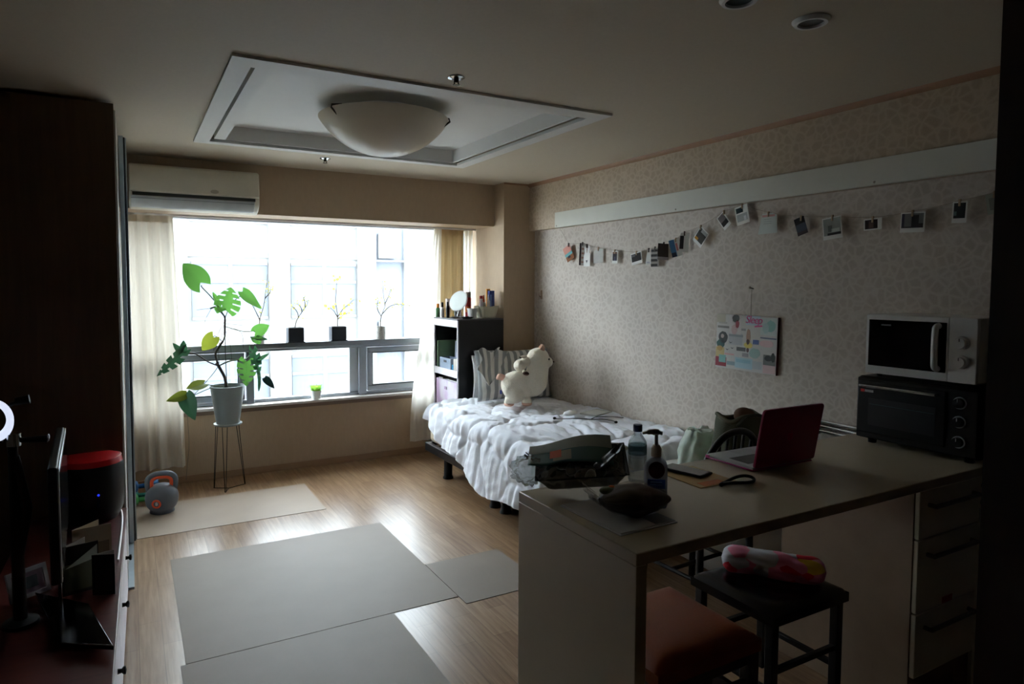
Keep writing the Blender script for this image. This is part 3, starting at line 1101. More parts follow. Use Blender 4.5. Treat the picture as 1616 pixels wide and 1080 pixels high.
def text_obj(s, size, parent, loc, eul, m, name, depth=.001, shear=0, align='CENTER', spacing=1):
    c = bpy.data.curves.new('lettering', 'FONT')
    c.body = s
    c.size = size
    c.extrude = depth / 2
    c.shear = shear
    c.align_x = align
    c.align_y = 'CENTER'
    c.space_character = spacing
    o = bpy.data.objects.new('lettering', c)
    COL.objects.link(o)
    bpy.context.view_layer.update()
    dg = bpy.context.evaluated_depsgraph_get()
    me = bpy.data.meshes.new_from_object(o.evaluated_get(dg))
    bpy.data.objects.remove(o)
    me.materials.clear()
    me.materials.append(m)
    n = bpy.data.objects.new(name, me)
    COL.objects.link(n)
    n.parent = parent
    n.location = loc
    n.rotation_euler = eul
    return n


kettlebell()


def dumbbell(loc, rot, m, label):
    t = thing('dumbbell', label, 'dumbbell', loc, rot, 'vinyl dumbbells beside the wardrobe')
    for s in (-1, 1):
        MB().lathe([(0, -.03), (.034, -.03), (.044, -.018), (.044, .018), (.034, .03), (0, .03)], (s * .065, 0, 0), 6, Matrix.Rotation(pi / 2, 3, 'Y')).build('head', m, t, local=True, bevel=.008, smooth=60)
    MB().tube([(-.05, 0, 0), (.05, 0, 0)], .016, 14).build('grip', m, t, local=True)


dumbbell((.055, 5.17, .045), (0, 0, radians(4)), M['green'], 'green dumbbell on the floor behind the kettlebell, half hidden by the wardrobe')
dumbbell((.055, 5.21, .128), (0, 0, radians(2)), M['blue'], 'blue dumbbell lying on top of two others behind the kettlebell')
dumbbell((.055, 5.27, .045), (0, 0, radians(-3)), flat((40, 140, 130)), 'teal dumbbell on the floor behind the green one')
# ================================================================ black shelf by the column
SX0, SX1, SY0, SY1, SH = 2.412, 2.86, 4.985, 5.475, 1.265


def shelf():
    t = thing('bookshelf', 'black narrow bookshelf with white front edges at the head of the bed', 'shelf', ((SX0 + SX1) / 2, (SY0 + SY1) / 2, 0))
    c = MB().bx(SX0 + .012, SX1, SY0, SY0 + .018, 0, SH - .012).bx(SX0 + .012, SX1, SY1 - .018, SY1, 0, SH - .012)
    c.bx(SX1 - .012, SX1, SY0 + .018, SY1 - .018, 0, SH - .012)
    c.build('carcass', M['shelf_black'], t, smooth=0, bevel=.001)
    MB().bx(SX0, SX1, SY0, SY1, SH - .012, SH).build('top_panel', flat((70, 68, 76), .35), t, smooth=0, bevel=.002)
    for z in (1.19, .80, .40, .04):
        MB().bx(SX0 + .014, SX1 - .012, SY0 + .018, SY1 - .018, z, z + .018).build('shelf_board', M['shelf_black'], t, smooth=0)
    for z0, z1 in ((1.195, SH - .013), (.762, .822), (.36, .41)):
        MB().bx(SX0, SX0 + .012, SY0, SY1, z0, z1).build('front_rail', M['shelf_white'], t, smooth=0, bevel=.001)
    for y in (SY0, SY1 - .012):
        MB().bx(SX0 + .001, SX0 + .012, y, y + .012, .0, 1.195).build('front_stile', M['shelf_white'], t, smooth=0, bevel=.001)
    return t


shelf()


def onshelf():
    z = .8185
    t = thing('folder', 'dark green folder standing inside the open black shelf', 'folder', (2.62, 5.2, z), (0, 0, 0))
    MB().bx(-.004, .004, -.17, .13, 0, .225).build('cover', flat((62, 92, 46)), t, local=True, bevel=.002)
    MB().bx(-.003, .003, -.165, .125, .003, .215).build('sheets', M['photo_white'], t, local=True, smooth=0).location = (.008, 0, 0)
    t = thing('folder', 'pale green folder leaning at the far end inside the open black shelf', 'folder', (2.46, 5.425, z), (0, 0, radians(4)))
    MB().bx(-.035, .17, -.004, .004, 0, .235).build('cover', flat((128, 156, 120)), t, local=True, bevel=.002)
    MB().bx(-.03, .165, -.003, .003, .003, .225).build('sheets', M['photo_white'], t, local=True, smooth=0).location = (0, .008, 0)
    t = thing('paper_bag', 'lilac folded paper standing in the open black shelf', 'paper', (2.585, 5.35, z))
    MB().prism([(-.05, 0), (.05, 0), (.012, .23), (-.006, .23)], -.012, .012, Matrix.Rotation(radians(80), 4, 'Z')).build('sheet', flat((196, 200, 226)), t, local=True)
    MB().prism([(-.03, .01), (.03, .01), (.006, .15)], -.0135, -.0125, Matrix.Rotation(radians(80), 4, 'Z')).build('printed_panel', flat((160, 170, 210)), t, local=True)
    t = thing('storage_basket', 'blue grey basket with a handle slot inside the open black shelf', 'basket', (2.475, 5.26, z))
    b = MB().bx(-.05, .05, -.115, -.110, 0, .095).bx(-.05, .05, .110, .115, 0, .095).bx(-.05, -.045, -.11, .11, 0, .095).bx(.045, .05, -.11, .11, 0, .095).bx(-.045, .045, -.11, .11, 0, .004)
    b.build('body', flat((134, 150, 170)), t, local=True, bevel=.002)
    MB().bx(-.0515, -.0495, -.03, .03, .055, .075).build('handle_slot', flat((40, 44, 52)), t, local=True, bevel=.001)
    t = thing('tissue_box', 'small grey box with white tissue inside the open black shelf', 'tissue box', (2.478, 5.06, z))
    MB().bx(-.045, .045, -.05, .05, 0, .10).build('carton', flat((176, 172, 162)), t, local=True, bevel=.003)
    g = MB()
    g.grid(lambda u, v: V(((u - .5) * .06, .03 * sin(5 * u) * v + (v - .5) * .02, .10 + .05 * v + .012 * sin(9 * u + 2) * v)), 14, 6)
    g.build('tissue', M['photo_white'], t, local=True, smooth=180, solid=.001)
    t = thing('jar', 'small bright blue jar beside the tissue box in the black shelf', 'jar', (2.452, 5.135, z))
    MB().lathe([(0, 0), (.018, 0), (.018, .035), (0, .035)], n=20).build('body', flat((40, 150, 210)), t, local=True)
    MB().lathe([(0, .035), (.019, .035), (.019, .045), (0, .045)], n=20).build('lid', flat((70, 170, 220)), t, local=True)
    # lower compartment: a fabric drawer with soft purple pattern, papers above
    t = thing('fabric_box', 'white fabric box with pale purple blotches in the lower black shelf', 'storage box', (2.46, 5.23, .4185))
    m, nt, bs = newmat('purple_blotch')
    nt.links.new(ramp_node(nt, noise_node(nt, coords(nt, (1, 1, .6)), 9, 2), [(.42, S(232, 226, 238)), (.62, S(206, 178, 218))]), bs.inputs['Base Color'])
    bs.inputs['Roughness'].default_value = .8
    MB().bx(-.040, .36, -.214, .214, 0, .30).build('body', m, t, local=True, bevel=.006)
    MB().bx(-.048, -.0455, -.02, .02, .22, .245).build('pull_tab', flat((190, 160, 200)), t, local=True)
    for i, (y, w, c, lb) in enumerate(((5.36, .09, (120, 116, 96), 'olive grey notebook lying on the fabric box in the black shelf'), (5.12, .18, (60, 60, 60), 'dark grey notebook lying on the fabric box in the black shelf'))):
        t = thing('notebook', lb, 'notebook', (2.51, y, .7193))
        MB().bx(-.08, .14, -w / 2, w / 2, 0, .012).build('cover', flat(c), t, local=True, bevel=.002)
        MB().bx(-.0805, .135, -w / 2 + .003, w / 2 - .003, .003, .009).build('pages', M['photo_white'], t, local=True, smooth=0)


onshelf()


def toptop():
    z = SH
    R90 = Matrix.Rotation(pi / 2, 3, 'X')

    def lath(name, label, cat, x, y, parts, n=24, group=None):
        t = thing(name, label, cat, (x, y, z), group=group)
        for nm, pr, m in parts:
            MB().lathe(pr, n=n).build(nm, m, t, local=True, smooth=50)
        return t
    # stand mirror
    t = thing('table_mirror', 'round tilting table mirror on a black foot on top of the black shelf', 'mirror', (2.50, 5.17, z), (0, 0, radians(-62)))
    MB().lathe([(0, 0), (.055, 0), (.055, .006), (.02, .016), (0, .016)], n=32).build('foot', M['black'], t, local=True)
    MB().tube([(0, .0, .012), (0, .03, .08), (0, .035, .17)], .005, 10).build('stem', M['chrome'], t, local=True)
    rm = Matrix.Rotation(radians(68), 3, 'X')
    d = MB().lathe([(0, -.004), (.092, -.004), (.095, 0), (.092, .004), (0, .004)], (0, .02, .15), 48, rm)
    d.build('rim', M['white'], t, local=True)
    MB().lathe([(0, .0045), (.086, .0045), (.086, .006), (0, .006)], (0, .02, .15), 48, rm).build('glass', flat((236, 244, 242), .12), t, local=True)
    # tubes, pens and small bottles at the window end
    lath('bottle', 'white bottle with a black cap at the window end of the shelf top', 'bottle', 2.435, 5.34, [('body', [(0, 0), (.019, 0), (.019, .085), (.012, .092), (0, .092)], M['white']), ('cap', [(0, .092), (.012, .092), (.011, .135), (0, .135)], M['black'])], group='toiletries on the black shelf')
    lath('bottle', 'thin black bottle beside the mirror on the shelf top', 'bottle', 2.46, 5.28, [('body', [(0, 0), (.014, 0), (.016, .08), (.009, .11), (0, .11)], M['black']), ('cap', [(0, .11), (.008, .11), (.008, .14), (0, .14)], M['black_gloss'])], group='toiletries on the black shelf')
    lath('tube', 'white squeeze tube standing upright behind the mirror on the shelf top', 'tube', 2.52, 5.40, [('cap', [(0, 0), (.016, 0), (.016, .03), (0, .03)], M['white']), ('body', [(0, .03), (.018, .03), (.024, .14), (.024, .165), (0, .165)], flat((226, 214, 212)))], group='toiletries on the black shelf')
    lath('tube', 'pale green tube standing behind the mirror on the shelf top', 'tube', 2.60, 5.41, [('cap', [(0, 0), (.016, 0), (.016, .025), (0, .025)], M['white']), ('body', [(0, .025), (.018, .025), (.02, .17), (0, .175)], flat((168, 186, 160)))], group='toiletries on the black shelf')
    lath('bottle', 'small green bottle with an orange top at the window corner of the shelf', 'bottle', 2.437, 5.44, [('body', [(0, 0), (.02, 0), (.02, .075), (.012, .085), (0, .085)], flat((60, 110, 60))), ('cap', [(0, .085), (.013, .085), (.013, .12), (0, .12)], flat((230, 140, 40)))], group='toiletries on the black shelf')
    t = thing('brush_cup', 'clear cup full of makeup brushes on the shelf top under the mirror', 'cup', (2.56, 5.29, z))
    MB().lathe([(0, 0), (.036, 0), (.038, .09), (.036, .09), (.034, .004), (0, .004)], n=28).build('cup', clear('clear_cup', (226, 226, 230), .2, .05, .12), t, local=True)
    random.seed(3)
    for i, c in enumerate(((30, 30, 32), (200, 160, 60), (60, 30, 40), (40, 40, 44), (120, 90, 60), (150, 40, 60))):
        a = i * 1.05
        b0, b1 = V((.012 * cos(a), .012 * sin(a), .006)), V((.036 * cos(a), .036 * sin(a), .13 + .015 * (i % 3)))
        br = MB().tube([b0, b1], .0035, 8).build('brush', flat(c), t, local=True)
        d_ = (b1 - b0).normalized()
        MB().tube([b1, b1 + d_ * .012, b1 + d_ * .03], [.006, .008, .002], 8).build('bristles', flat((90, 60, 50) if i % 2 else (40, 34, 34)), br, local=True)
    t = thing('pencil', 'gold pencil leaning beside the brush cup on the shelf top', 'pencil', (2.50, 5.235, z + .005), (0, radians(24), radians(70)))
    MB().tube([(0, 0, 0), (0, 0, .09)], .004, 8).build('shaft', flat((196, 150, 50), .3), t, local=True)
    MB().tube([(0, 0, .09), (0, 0, .104)], [.004, .0006], 8).build('tip', flat((40, 34, 30)), t, local=True)
    t = thing('trinket_dish', 'small black round dish at the front edge of the shelf top', 'dish', (2.535, 5.045, z))
    MB().lathe([(0, 0), (.04, 0), (.052, .014), (.048, .016), (.038, .005), (0, .005)], n=36).build('dish', M['black'], t, local=True, smooth=60)
    MB().tube([(.0, .01, .006), (.012, 0, .02), (-.012, .004, .012)], .003, 6).build('hair_tie', M['black_gloss'], t, local=True)
    # white cup and scalloped basket
    t = thing('cup', 'plain white round tub on the shelf top left of the scalloped basket', 'cup', (2.605, 5.09, z))
    MB().lathe([(0, 0), (.036, 0), (.043, .085), (.040, .085), (.034, .004), (0, .004)], n=36).build('tub', M['white'], t, local=True, smooth=60)
    MB().lathe([(.0405, .078), (.046, .078), (.046, .086), (.0405, .086)], n=36, cap0=False, cap1=False).build('rim', M['white'], t, local=True)
    t = thing('scalloped_basket', 'off white scalloped basket full of bottles on the shelf top', 'basket', (2.752, 5.105, z))
    N = 120

    def bfn(u, v):
        a = u * 2 * pi
        sx, sy = abs(cos(a)) ** .35 * (1 if cos(a) >= 0 else -1), abs(sin(a)) ** .35 * (1 if sin(a) >= 0 else -1)
        k = .80 + .26 * v
        hh = .098 + .008 * abs(sin(10 * a))
        return V((sx * .094 * k, sy * .062 * k, .002 + v * hh))
    MB().grid(bfn, N, 8, closed=True).build('wall', flat((222, 218, 196)), t, local=True, smooth=180, solid=.003)
    MB().prism([(.076 * (abs(cos(a)) ** .35) * (1 if cos(a) > 0 else -1), .050 * (abs(sin(a)) ** .35) * (1 if sin(a) > 0 else -1)) for a in [i / 40 * 2 * pi for i in range(40)]], -.001, .003, Matrix(((1, 0, 0, 0), (0, 0, 1, 0), (0, 1, 0, 0), (0, 0, 0, 1)))).build('bottom', flat((222, 218, 196)), t, local=True)
    g = 'toiletries in the scalloped basket'

    def lb(name, label, x, y, parts, n=20):
        t_ = thing(name, label, name.split('_')[-1], (x, y, z + .0045), group=g)
        for nm, pr, m in parts:
            MB().lathe(pr, n=n).build(nm, m, t_, local=True, smooth=50)
        return t_
    lb('bottle', 'small white bottle with a dark red cap in the scalloped basket', 2.712, 5.125, [('body', [(0, 0), (.018, 0), (.018, .12), (.01, .13), (0, .13)], M['white']), ('cap', [(0, .13), (.015, .13), (.015, .19), (0, .19)], flat((150, 24, 28)))])
    lb('bottle', 'slim white bottle with an orange pointed cap in the scalloped basket', 2.742, 5.135, [('body', [(0, 0), (.016, 0), (.016, .13), (0, .135)], flat((214, 200, 180))), ('cap', [(0, .135), (.013, .135), (.004, .195), (0, .197)], flat((222, 90, 36)))])
    lb('bottle', 'slim white bottle with a pointed white nozzle in the scalloped basket', 2.765, 5.088, [('body', [(0, 0), (.014, 0), (.014, .145), (.008, .155), (0, .155)], M['white']), ('nozzle', [(0, .155), (.008, .155), (.003, .20), (0, .20)], M['white'])])
    t = thing('bottle', 'squat white bottle lettered box shape at the left of the scalloped basket', 'bottle', (2.69, 5.08, z + .0045), group=g)
    MB().bx(-.012, .012, -.012, .012, 0, .15).build('body', flat((220, 206, 216)), t, local=True, bevel=.004)
    MB().bx(-.010, .010, -.010, .010, .15, .165).build('cap', M['white'], t, local=True, bevel=.003)
    t = thing('carton', 'tall dark blue carton in the right of the scalloped basket', 'box', (2.797, 5.098, z + .0045), (0, 0, radians(-4)), group=g)
    MB().bx(-.024, .024, -.02, .02, 0, .235).build('box', flat((24, 46, 130), .35), t, local=True, bevel=.002)
    MB().bx(-.018, -.006, -.0208, -.0202, .06, .2).build('printed_stripe', flat((120, 150, 210)), t, local=True)
    t = thing('carton', 'orange yellow carton behind the blue one in the scalloped basket', 'box', (2.785, 5.132, z + .0045), group=g)
    MB().bx(-.018, .018, -.008, .008, 0, .25).build('box', flat((232, 160, 50)), t, local=True, bevel=.002)
    MB().bx(-.014, .014, -.0088, -.0082, .05, .2).build('printed_panel', flat((240, 200, 110)), t, local=True)
    t = thing('spray_can', 'red spray can with grey top on the shelf behind the white tub', 'can', (2.625, 5.205, z))
    MB().lathe([(0, 0), (.026, 0), (.027, .005), (.027, .17), (.024, .18), (0, .18)], n=28).build('can', flat((176, 34, 34), .3), t, local=True)
    MB().lathe([(0, .18), (.024, .18), (.024, .222), (.02, .228), (0, .228)], n=28).build('cap', flat((150, 146, 140)), t, local=True)
    MB().lathe([(.0274, .05), (.0276, .05), (.0276, .1), (.0274, .1)], n=28, cap0=False, cap1=False).build('label_band', flat((220, 120, 50)), t, local=True)
    t = thing('round_mug', 'dark glass jar at the right rear of the shelf top beside the blue carton', 'jar', (2.825, 5.2, z))
    MB().lathe([(0, 0), (.026, 0), (.03, .05), (.024, .13), (0, .13)], n=24).build('body', flat((24, 22, 26), .2), t, local=True)
    MB().lathe([(0, .13), (.024, .13), (.024, .16), (0, .16)], n=24).build('lid', M['black'], t, local=True)


toptop()


# ================================================================ bed
BX, BF, BH, BT = 2.10, 2.98, 4.95, .555     # left edge, foot, head, mattress top


def bed():
    t = thing('bed', 'single bed on a low black metal frame along the right wall', 'bed', (2.65, 3.95, 0))
    f = MB()
    f.bx(2.10, 2.14, BF, BH, .20, .265).bx(3.14, 3.18, BF, BH, .20, .265)
    f.bx(2.14, 3.14, BH - .04, BH, .20, .265).bx(2.14, 3.14, BF, BF + .04, .20, .265)
    f.bx(2.62, 2.66, BF, BH, .20, .24)
    f.build('frame', M['black_metal'], t, bevel=.004)
    s = MB()
    for i in range(12):
        y = BF + .1 + i * .155
        s.bx(2.14, 3.14, y, y + .06, .24, .258)
    s.build('slats', flat((150, 120, 90)), t, smooth=0)
    for x, y in ((2.215, 4.75), (2.215, 3.97), (2.22, 3.83), (2.215, 3.1), (3.1, 4.75), (3.1, 3.9), (3.1, 3.1)):
        MB().lathe([(0, 0), (.042, 0), (.042, .01), (.034, .025), (.032, .2), (0, .2)], (x, y, 0), 20).build('leg', M['black'], t)
    MB().bx(2.135, 3.17, BF + .03, BH - .01, .268, BT).build('mattress', M['mattress'], t, bevel=.035, seg=4)


bed()


def duvet():
    t = thing('duvet', 'white quilted duvet spread over the bed and hanging at its side', 'duvet', (2.65, 3.95, BT))
    r = .07
    xl, yf = 2.175, 3.03

    def edge(d):
        if d < 0:
            return d, 0
        if d < pi * r / 2:
            return r * sin(d / r), r * (1 - cos(d / r))
        return r + .16 * (d - pi * r / 2), r + (d - pi * r / 2) * .985

    def quilt(a, b):
        # wandering seam lines
        p = V((a * 2.6, b * 2.6, 3.))
        p += V((noise.noise(p * .8), noise.noise(p * .8 + V((5, 1, 2))), 0)) * .55
        d, _ = noise.voronoi(p, distance_metric='DISTANCE', exponent=2.5)
        return d[1] - d[0]

    def fn(u, v):
        b = -.30 + (4.93 - yf + .30) * v
        hang = .33 + .10 * sin(2.1 * b + .4) + .02 * sin(9 * b)
        hang += .05 * exp(-((b - .75) / .4) ** 2) - .06 * ramp(1.5, 1.9, b)
        a = -hang + (3.185 - xl + hang) * u
        ox, dx = edge(-a)
        oy, dy = edge(-b)
        x, y = xl - ox, yf - oy
        drop = max(dx, dy) if (dx > 0 and dy > 0) else dx + dy
        z = BT + .022 - drop
        # puff and seams
        q = quilt(a, b)
        puff = .024 * (1 - exp(-q * 8))
        # wrinkles: along the drop on the side, diagonal on top
        side = ramp(-.02, -.16, a) if a < 0 else 0
        w1 = noise.noise(V((b * 17, a * 2.4, 1.))) * .015 * side + noise.noise(V((b * 34, a * 4, 7.))) * .006 * side
        w2 = (abs(noise.noise(V((a * 9 + b * 3.2, b * 3 - a * 2, 2.)))) - .25) * .020 * (1 - side)
        w3 = noise.noise(V((a * 21 + b * 8, b * 9, 4.))) * .005 + (abs(noise.noise(V((a * 16 - b * 9, b * 7 + a * 3, 11.)))) - .2) * .012 * (1 - side)
        # bunching near the pillow
        bun = .02 * ramp(1.45, 1.85, b) * sin(b * 40 + 3 * noise.noise(V((a * 4, b * 2, 9)))) * (.4 + .6 * ramp(.5, 0, a))
        h = puff + w1 + w2 + w3 + bun * .55
        n = V((-side * .95, 0, 1 - side * .8)).normalized()
        if b < 0:
            k = ramp(0, -.12, b)
            n = (n * (1 - k) + V((0, -1, 0)) * k).normalized()
        rise = .02 * noise.noise(V((a * 2, b * 1.6, 6))) * (1 - side)
        P = V((x, y, z + rise)) + n * h
        P.x = min(P.x, 3.192)
        P.z = max(P.z, .10)
        return P
    MB().grid(fn, 150, 230).build('cover', M['duvet'], t, smooth=180)
    return t


duvet()

TOP = BT + .028


def pillow(label, c, size, rot, m, seed, name='pillow'):
    t = thing(name, label, 'pillow', c, rot)
    W, H, D = size

    def shp(sg):
        def fn(u, v):
            x, z = (u - .5) * 2, (v - .5) * 2
            e = max(0, (1 - abs(x) ** 3.2)) ** .5 * max(0, (1 - abs(z) ** 3.2)) ** .5
            pin = 1 - .07 * (1 - abs(abs(x) - 0)) * abs(z) ** 6
            wr = noise.noise(V((x * 3 + seed, z * 3, sg))) * .25 + noise.noise(V((x * 8, z * 5 + seed, sg * 2))) * .10
            return V((x * W / 2 * (1 - .06 * (1 - z * z) * abs(x) ** 6), sg * D / 2 * e * (1 + wr) - .02 * x * z * 0, z * H / 2 * pin))
        return fn
    mb = MB().grid(shp(-1), 46, 34).grid(shp(1), 46, 34)
    o = mb.build('cushion', m, t, local=True, smooth=180)
    md = o.modifiers.new('weld', 'WELD')
    md.merge_threshold = .0005
    return t


pillow('plain white pillow standing behind the striped one against the black shelf', (2.83, 4.91, TOP + .20), (.64, .36, .07), (radians(-4), 0, 0), M['linen'], 9)
sp = pillow('grey and white striped pillow standing behind the plush alpaca', (2.815, 4.735, TOP + .225), (.72, .42, .13), (radians(-12), radians(1), 0), M['stripe'], 2, 'striped_pillow')


def loose_case():
    # empty end of the pillowcase falling over the left corner
    def fn(u, v):
        a = v * .30 * max(.15, 1 - 1.3 * abs(u - .35))
        x = -.36 + .20 * u + .05 * sin(3 * u + 5 * v) * v
        y = -.085 - .035 * sin(6 * u + 1) * v - .02 * v
        z = .20 - a + .02 * sin(8 * u)
        return V((x, y, z))
    MB().grid(fn, 26, 22).build('case_flap', M['stripe'], sp, local=True, smooth=180, solid=.003)


loose_case()


def remesh(mb, name, m, t, vox=.008, it=6, bumpy=0):
    o = mb.build(name, m, t, local=True, smooth=180)
    md = o.modifiers.new('fuse', 'REMESH')
    md.mode = 'VOXEL'
    md.voxel_size = vox
    md.use_smooth_shade = True
    s = o.modifiers.new('soft', 'SMOOTH')
    s.iterations = it
    s.factor = .5
    return o


def chain(mb, pts, rs, k=6):
    p = spline(pts, k)
    n = len(p)
    for i, q in enumerate(p):
        f = i / (n - 1) * (len(rs) - 1)
        a = int(min(f, len(rs) - 2))
        r = rs[a] + (rs[a + 1] - rs[a]) * (f - a)
        mb.ell(q, (r, r, r), 14, 10)


def alpaca():
    ra = radians(-24)
    t = thing('plush_alpaca', 'large cream plush alpaca standing on the bed before the striped pillow', 'plush toy', (2.70, 4.36, TOP + .034), (0, 0, ra))
    b = MB()
    b.ell((-.06, 0, .165), (.125, .105, .105), 24, 16)
    b.ell((-.10, 0, .16), (.095, .10, .10))
    b.ell((.05, 0, .165), (.11, .095, .105))
    chain(b, [(.075, 0, .18), (.095, 0, .26), (.10, 0, .34)], [.10, .088, .082])
    b.ell((.098, 0, .372), (.088, .078, .078))
    chain(b, [(.13, -.004, .352), (.175, -.01, .335)], [.056, .042])
    legs = ((-.135, -.055), (-.12, .055), (.005, -.05), (.015, .05))
    for x, y in legs:
        chain(b, [(x, y, .12), (x, y, .035)], [.05, .040])
    b.ell((-.085, -.075, .095), (.07, .045, .07))
    remesh(b, 'body', M['plush'], t, .009, 8)
    for x, y in legs:
        MB().ell((x, y, .018), (.040, .040, .020)).build('hoof', M['plush_pink'], t, local=True, smooth=180)
    e = MB()
    chain(e, [(-.165, -.01, .21), (-.20, -.01, .225), (-.222, -.02, .212)], [.026, .026, .012])
    remesh(e, 'tail', M['plush_pink'], t, .006, 4)
    for y in (-.032, .032):
        MB().lathe([(0, 0), (.020, 0), (.018, .025), (.006, .044), (0, .046)], (.125, y, .430), 16, Matrix.Rotation(radians(8), 3, 'Y') @ Matrix.Diagonal((1, .6, 1)).to_3x3()).build('ear', M['plush_pink'], t, local=True, smooth=180)
    MB().ell((.178, -.046, .362), (.006, .005, .008)).build('eye', M['black_gloss'], t, local=True, smooth=180)
    MB().ell((.219, -.012, .338), (.006, .012, .006)).build('nose', M['plush_brown'], t, local=True, smooth=180)
    MB().bx(-.205, -.190, -.052, -.048, .095, .125).build('tag', flat((40, 60, 140)), t, local=True, bevel=.001)
    # small rider
    c = V((-.055, -.02, .278))
    r = thing('small_plush', 'small cream plush with dark brown paws riding on the alpaca', 'plush toy', t.location + Matrix.Rotation(ra, 3, 'Z') @ c, (0, radians(14), ra))
    b = MB()
    b.ell((0, 0, .035), (.05, .045, .05))
    b.ell((.038, -.004, .078), (.042, .04, .038))
    chain(b, [(-.01, -.04, .04), (.035, -.058, .0)], [.022, .018])
    chain(b, [(-.01, .04, .04), (.035, .058, .0)], [.022, .018])
    remesh(b, 'body', M['plush'], r, .007, 5)
    for y in (-.066, .066):
        MB().ell((.05, y, -.008), (.026, .017, .016)).build('paw', M['plush_brown'], r, local=True, smooth=180)
    MB().ell((.005, -.03, .110), (.03, .014, .012), 14, 8, Matrix.Rotation(radians(-20), 3, 'Y')).build('ear', M['plush'], r, local=True, smooth=180)
    MB().ell((.05, .03, .112), (.02, .014, .018), 14, 8).build('ear', M['plush'], r, local=True, smooth=180)
    MB().ell((-.016, -.034, .10), (.012, .008, .006), 12, 8).build('ear_lining', M['plush_brown'], r, local=True, smooth=180)
    MB().ell((.078, -.01, .072), (.008, .01, .007), 12, 8).build('nose', M['plush_brown'], r, local=True, smooth=180)


alpaca()


def bed_items():
    z = TOP + .034
    t = thing('earphones', 'black corded earphones lying on the duvet beside the wall', 'earphones', (2.78, 3.72, z))
    cord = [(-.19, .06, .004), (-.12, .015, .006), (-.05, .0, .004), (.02, -.07, .004), (.09, -.12, .006), (.12, -.2, .004), (.10, -.235, .004)]
    MB().tube(spline(cord, 8), .0028, 6).build('cord', M['black'], t, local=True)
    cord = [(.02, -.07, .006), (.10, -.03, .006), (.18, -.06, .006), (.25, -.14, .006)]
    MB().tube(spline(cord, 8), .0028, 6).build('cord', M['black'], t, local=True)
    for c in ((-.195, .065, .008), (.097, -.243, .008)):
        MB().ell(c, (.013, .011, .009), 12, 8).build('earbud', M['black'], t, local=True, smooth=180)
    t = thing('notepad', 'grey folded paper pad lying on the duvet beside the earphones', 'paper', (2.96, 3.80, z + .006), (0, 0, radians(20)))
    MB().bx(-.11, .11, -.07, .07, 0, .008).build('pad', flat((156, 156, 148)), t, local=True, bevel=.002)
    MB().bx(-.10, .08, -.066, .068, .0085, .0095).build('top_sheet', flat((196, 196, 190)), t, local=True)
    t = thing('pouch', 'small white cloth pouch lying on the duvet left of the grey pad', 'pouch', (2.76, 3.84, z + .004), (0, 0, radians(30)))
    MB().ell((0, 0, .014), (.075, .045, .016), 20, 10).build('cloth', M['linen'], t, local=True, smooth=180)
    MB().tube([(.06, -.02, .018), (.09, -.01, .012), (.10, .015, .006)], .002, 6).build('drawstring', M['black'], t, local=True)


bed_items()
# ================================================================ counter with its drawer unit
KT = .878
KX0, KX1, KY0, KY1 = 1.10, 3.14, 1.243, 1.815


def counter():
    t = thing('counter', 'long cream breakfast counter standing on a side panel', 'counter', (2.1, 1.53, 0))
    MB().bx(KX0, KX1, KY0, KY1, KT - .034, KT).build('worktop', M['counter'], t, bevel=.003)
    MB().bx(KX0, KX0 + .036, KY0, KY1, 0, KT - .034).build('side_panel', M['counter'], t, bevel=.002)


counter()


def drawer_unit():
    x0, x1, y0, y1 = 2.388, 2.80, 1.275, 1.80
    t = thing('drawer_unit', 'cream cabinet of three drawers under the right part of the counter', 'cabinet', (2.6, 1.54, 0))
    c = MB().bx(x0, x0 + .016, y0, y1, .0, KT - .036).bx(x1, x1 + .016, y0, y1, 0, KT - .036).bx(x0 + .016, x1, y1 - .016, y1, 0, KT - .036)
    c.bx(x0 + .016, x1, y0, y1 - .016, .16, .176).bx(x0 + .016, x1, y0 + .05, y0 + .066, 0, .16)
    c.build('carcass', M['drawer_side'], t, smooth=0, bevel=.001)
    for za, zb in ((.665, KT - .04), (.40, .660), (.165, .395)):
        d = MB().bx(x0 + .003, x1 - .012, y0 - .018, y0 - .001, za, zb).build('drawer', M['drawer'], t, bevel=.003)
        zc = zb - .055
        h = MB().tube([(x0 + .06, y0 - .018, zc), (x0 + .06, y0 - .042, zc), (x1 - .06, y0 - .042, zc), (x1 - .06, y0 - .018, zc)], .008, 10)
        h.build('handle', flat((96, 90, 76), .35), d)
    MB().bx(x0 + .17, x0 + .235, y0 - .0195, y0 - .0178, .402, .425).build('sticker', flat((186, 40, 34)), t)
    # filler strip with two screw caps and a small plate at its right
    f = MB().bx(x1 - .008, x1 + .16, y0 - .016, y0, 0.0, KT - .038).build('filler_panel', M['drawer'], t, bevel=.002)
    for z in (.80, .735):
        MB().lathe([(0, 0), (.010, 0), (.009, .003), (0, .003)], (x1 + .012, y0 - .016, z), 16, Matrix.Rotation(pi / 2, 3, 'X')).build('screw_cap', flat((70, 60, 50)), f)
    MB().bx(x1 - .004, x1 + .05, y0 - .018, y0 - .016, .66, .715).build('cover_plate', flat((176, 172, 160)), f, bevel=.001)


drawer_unit()


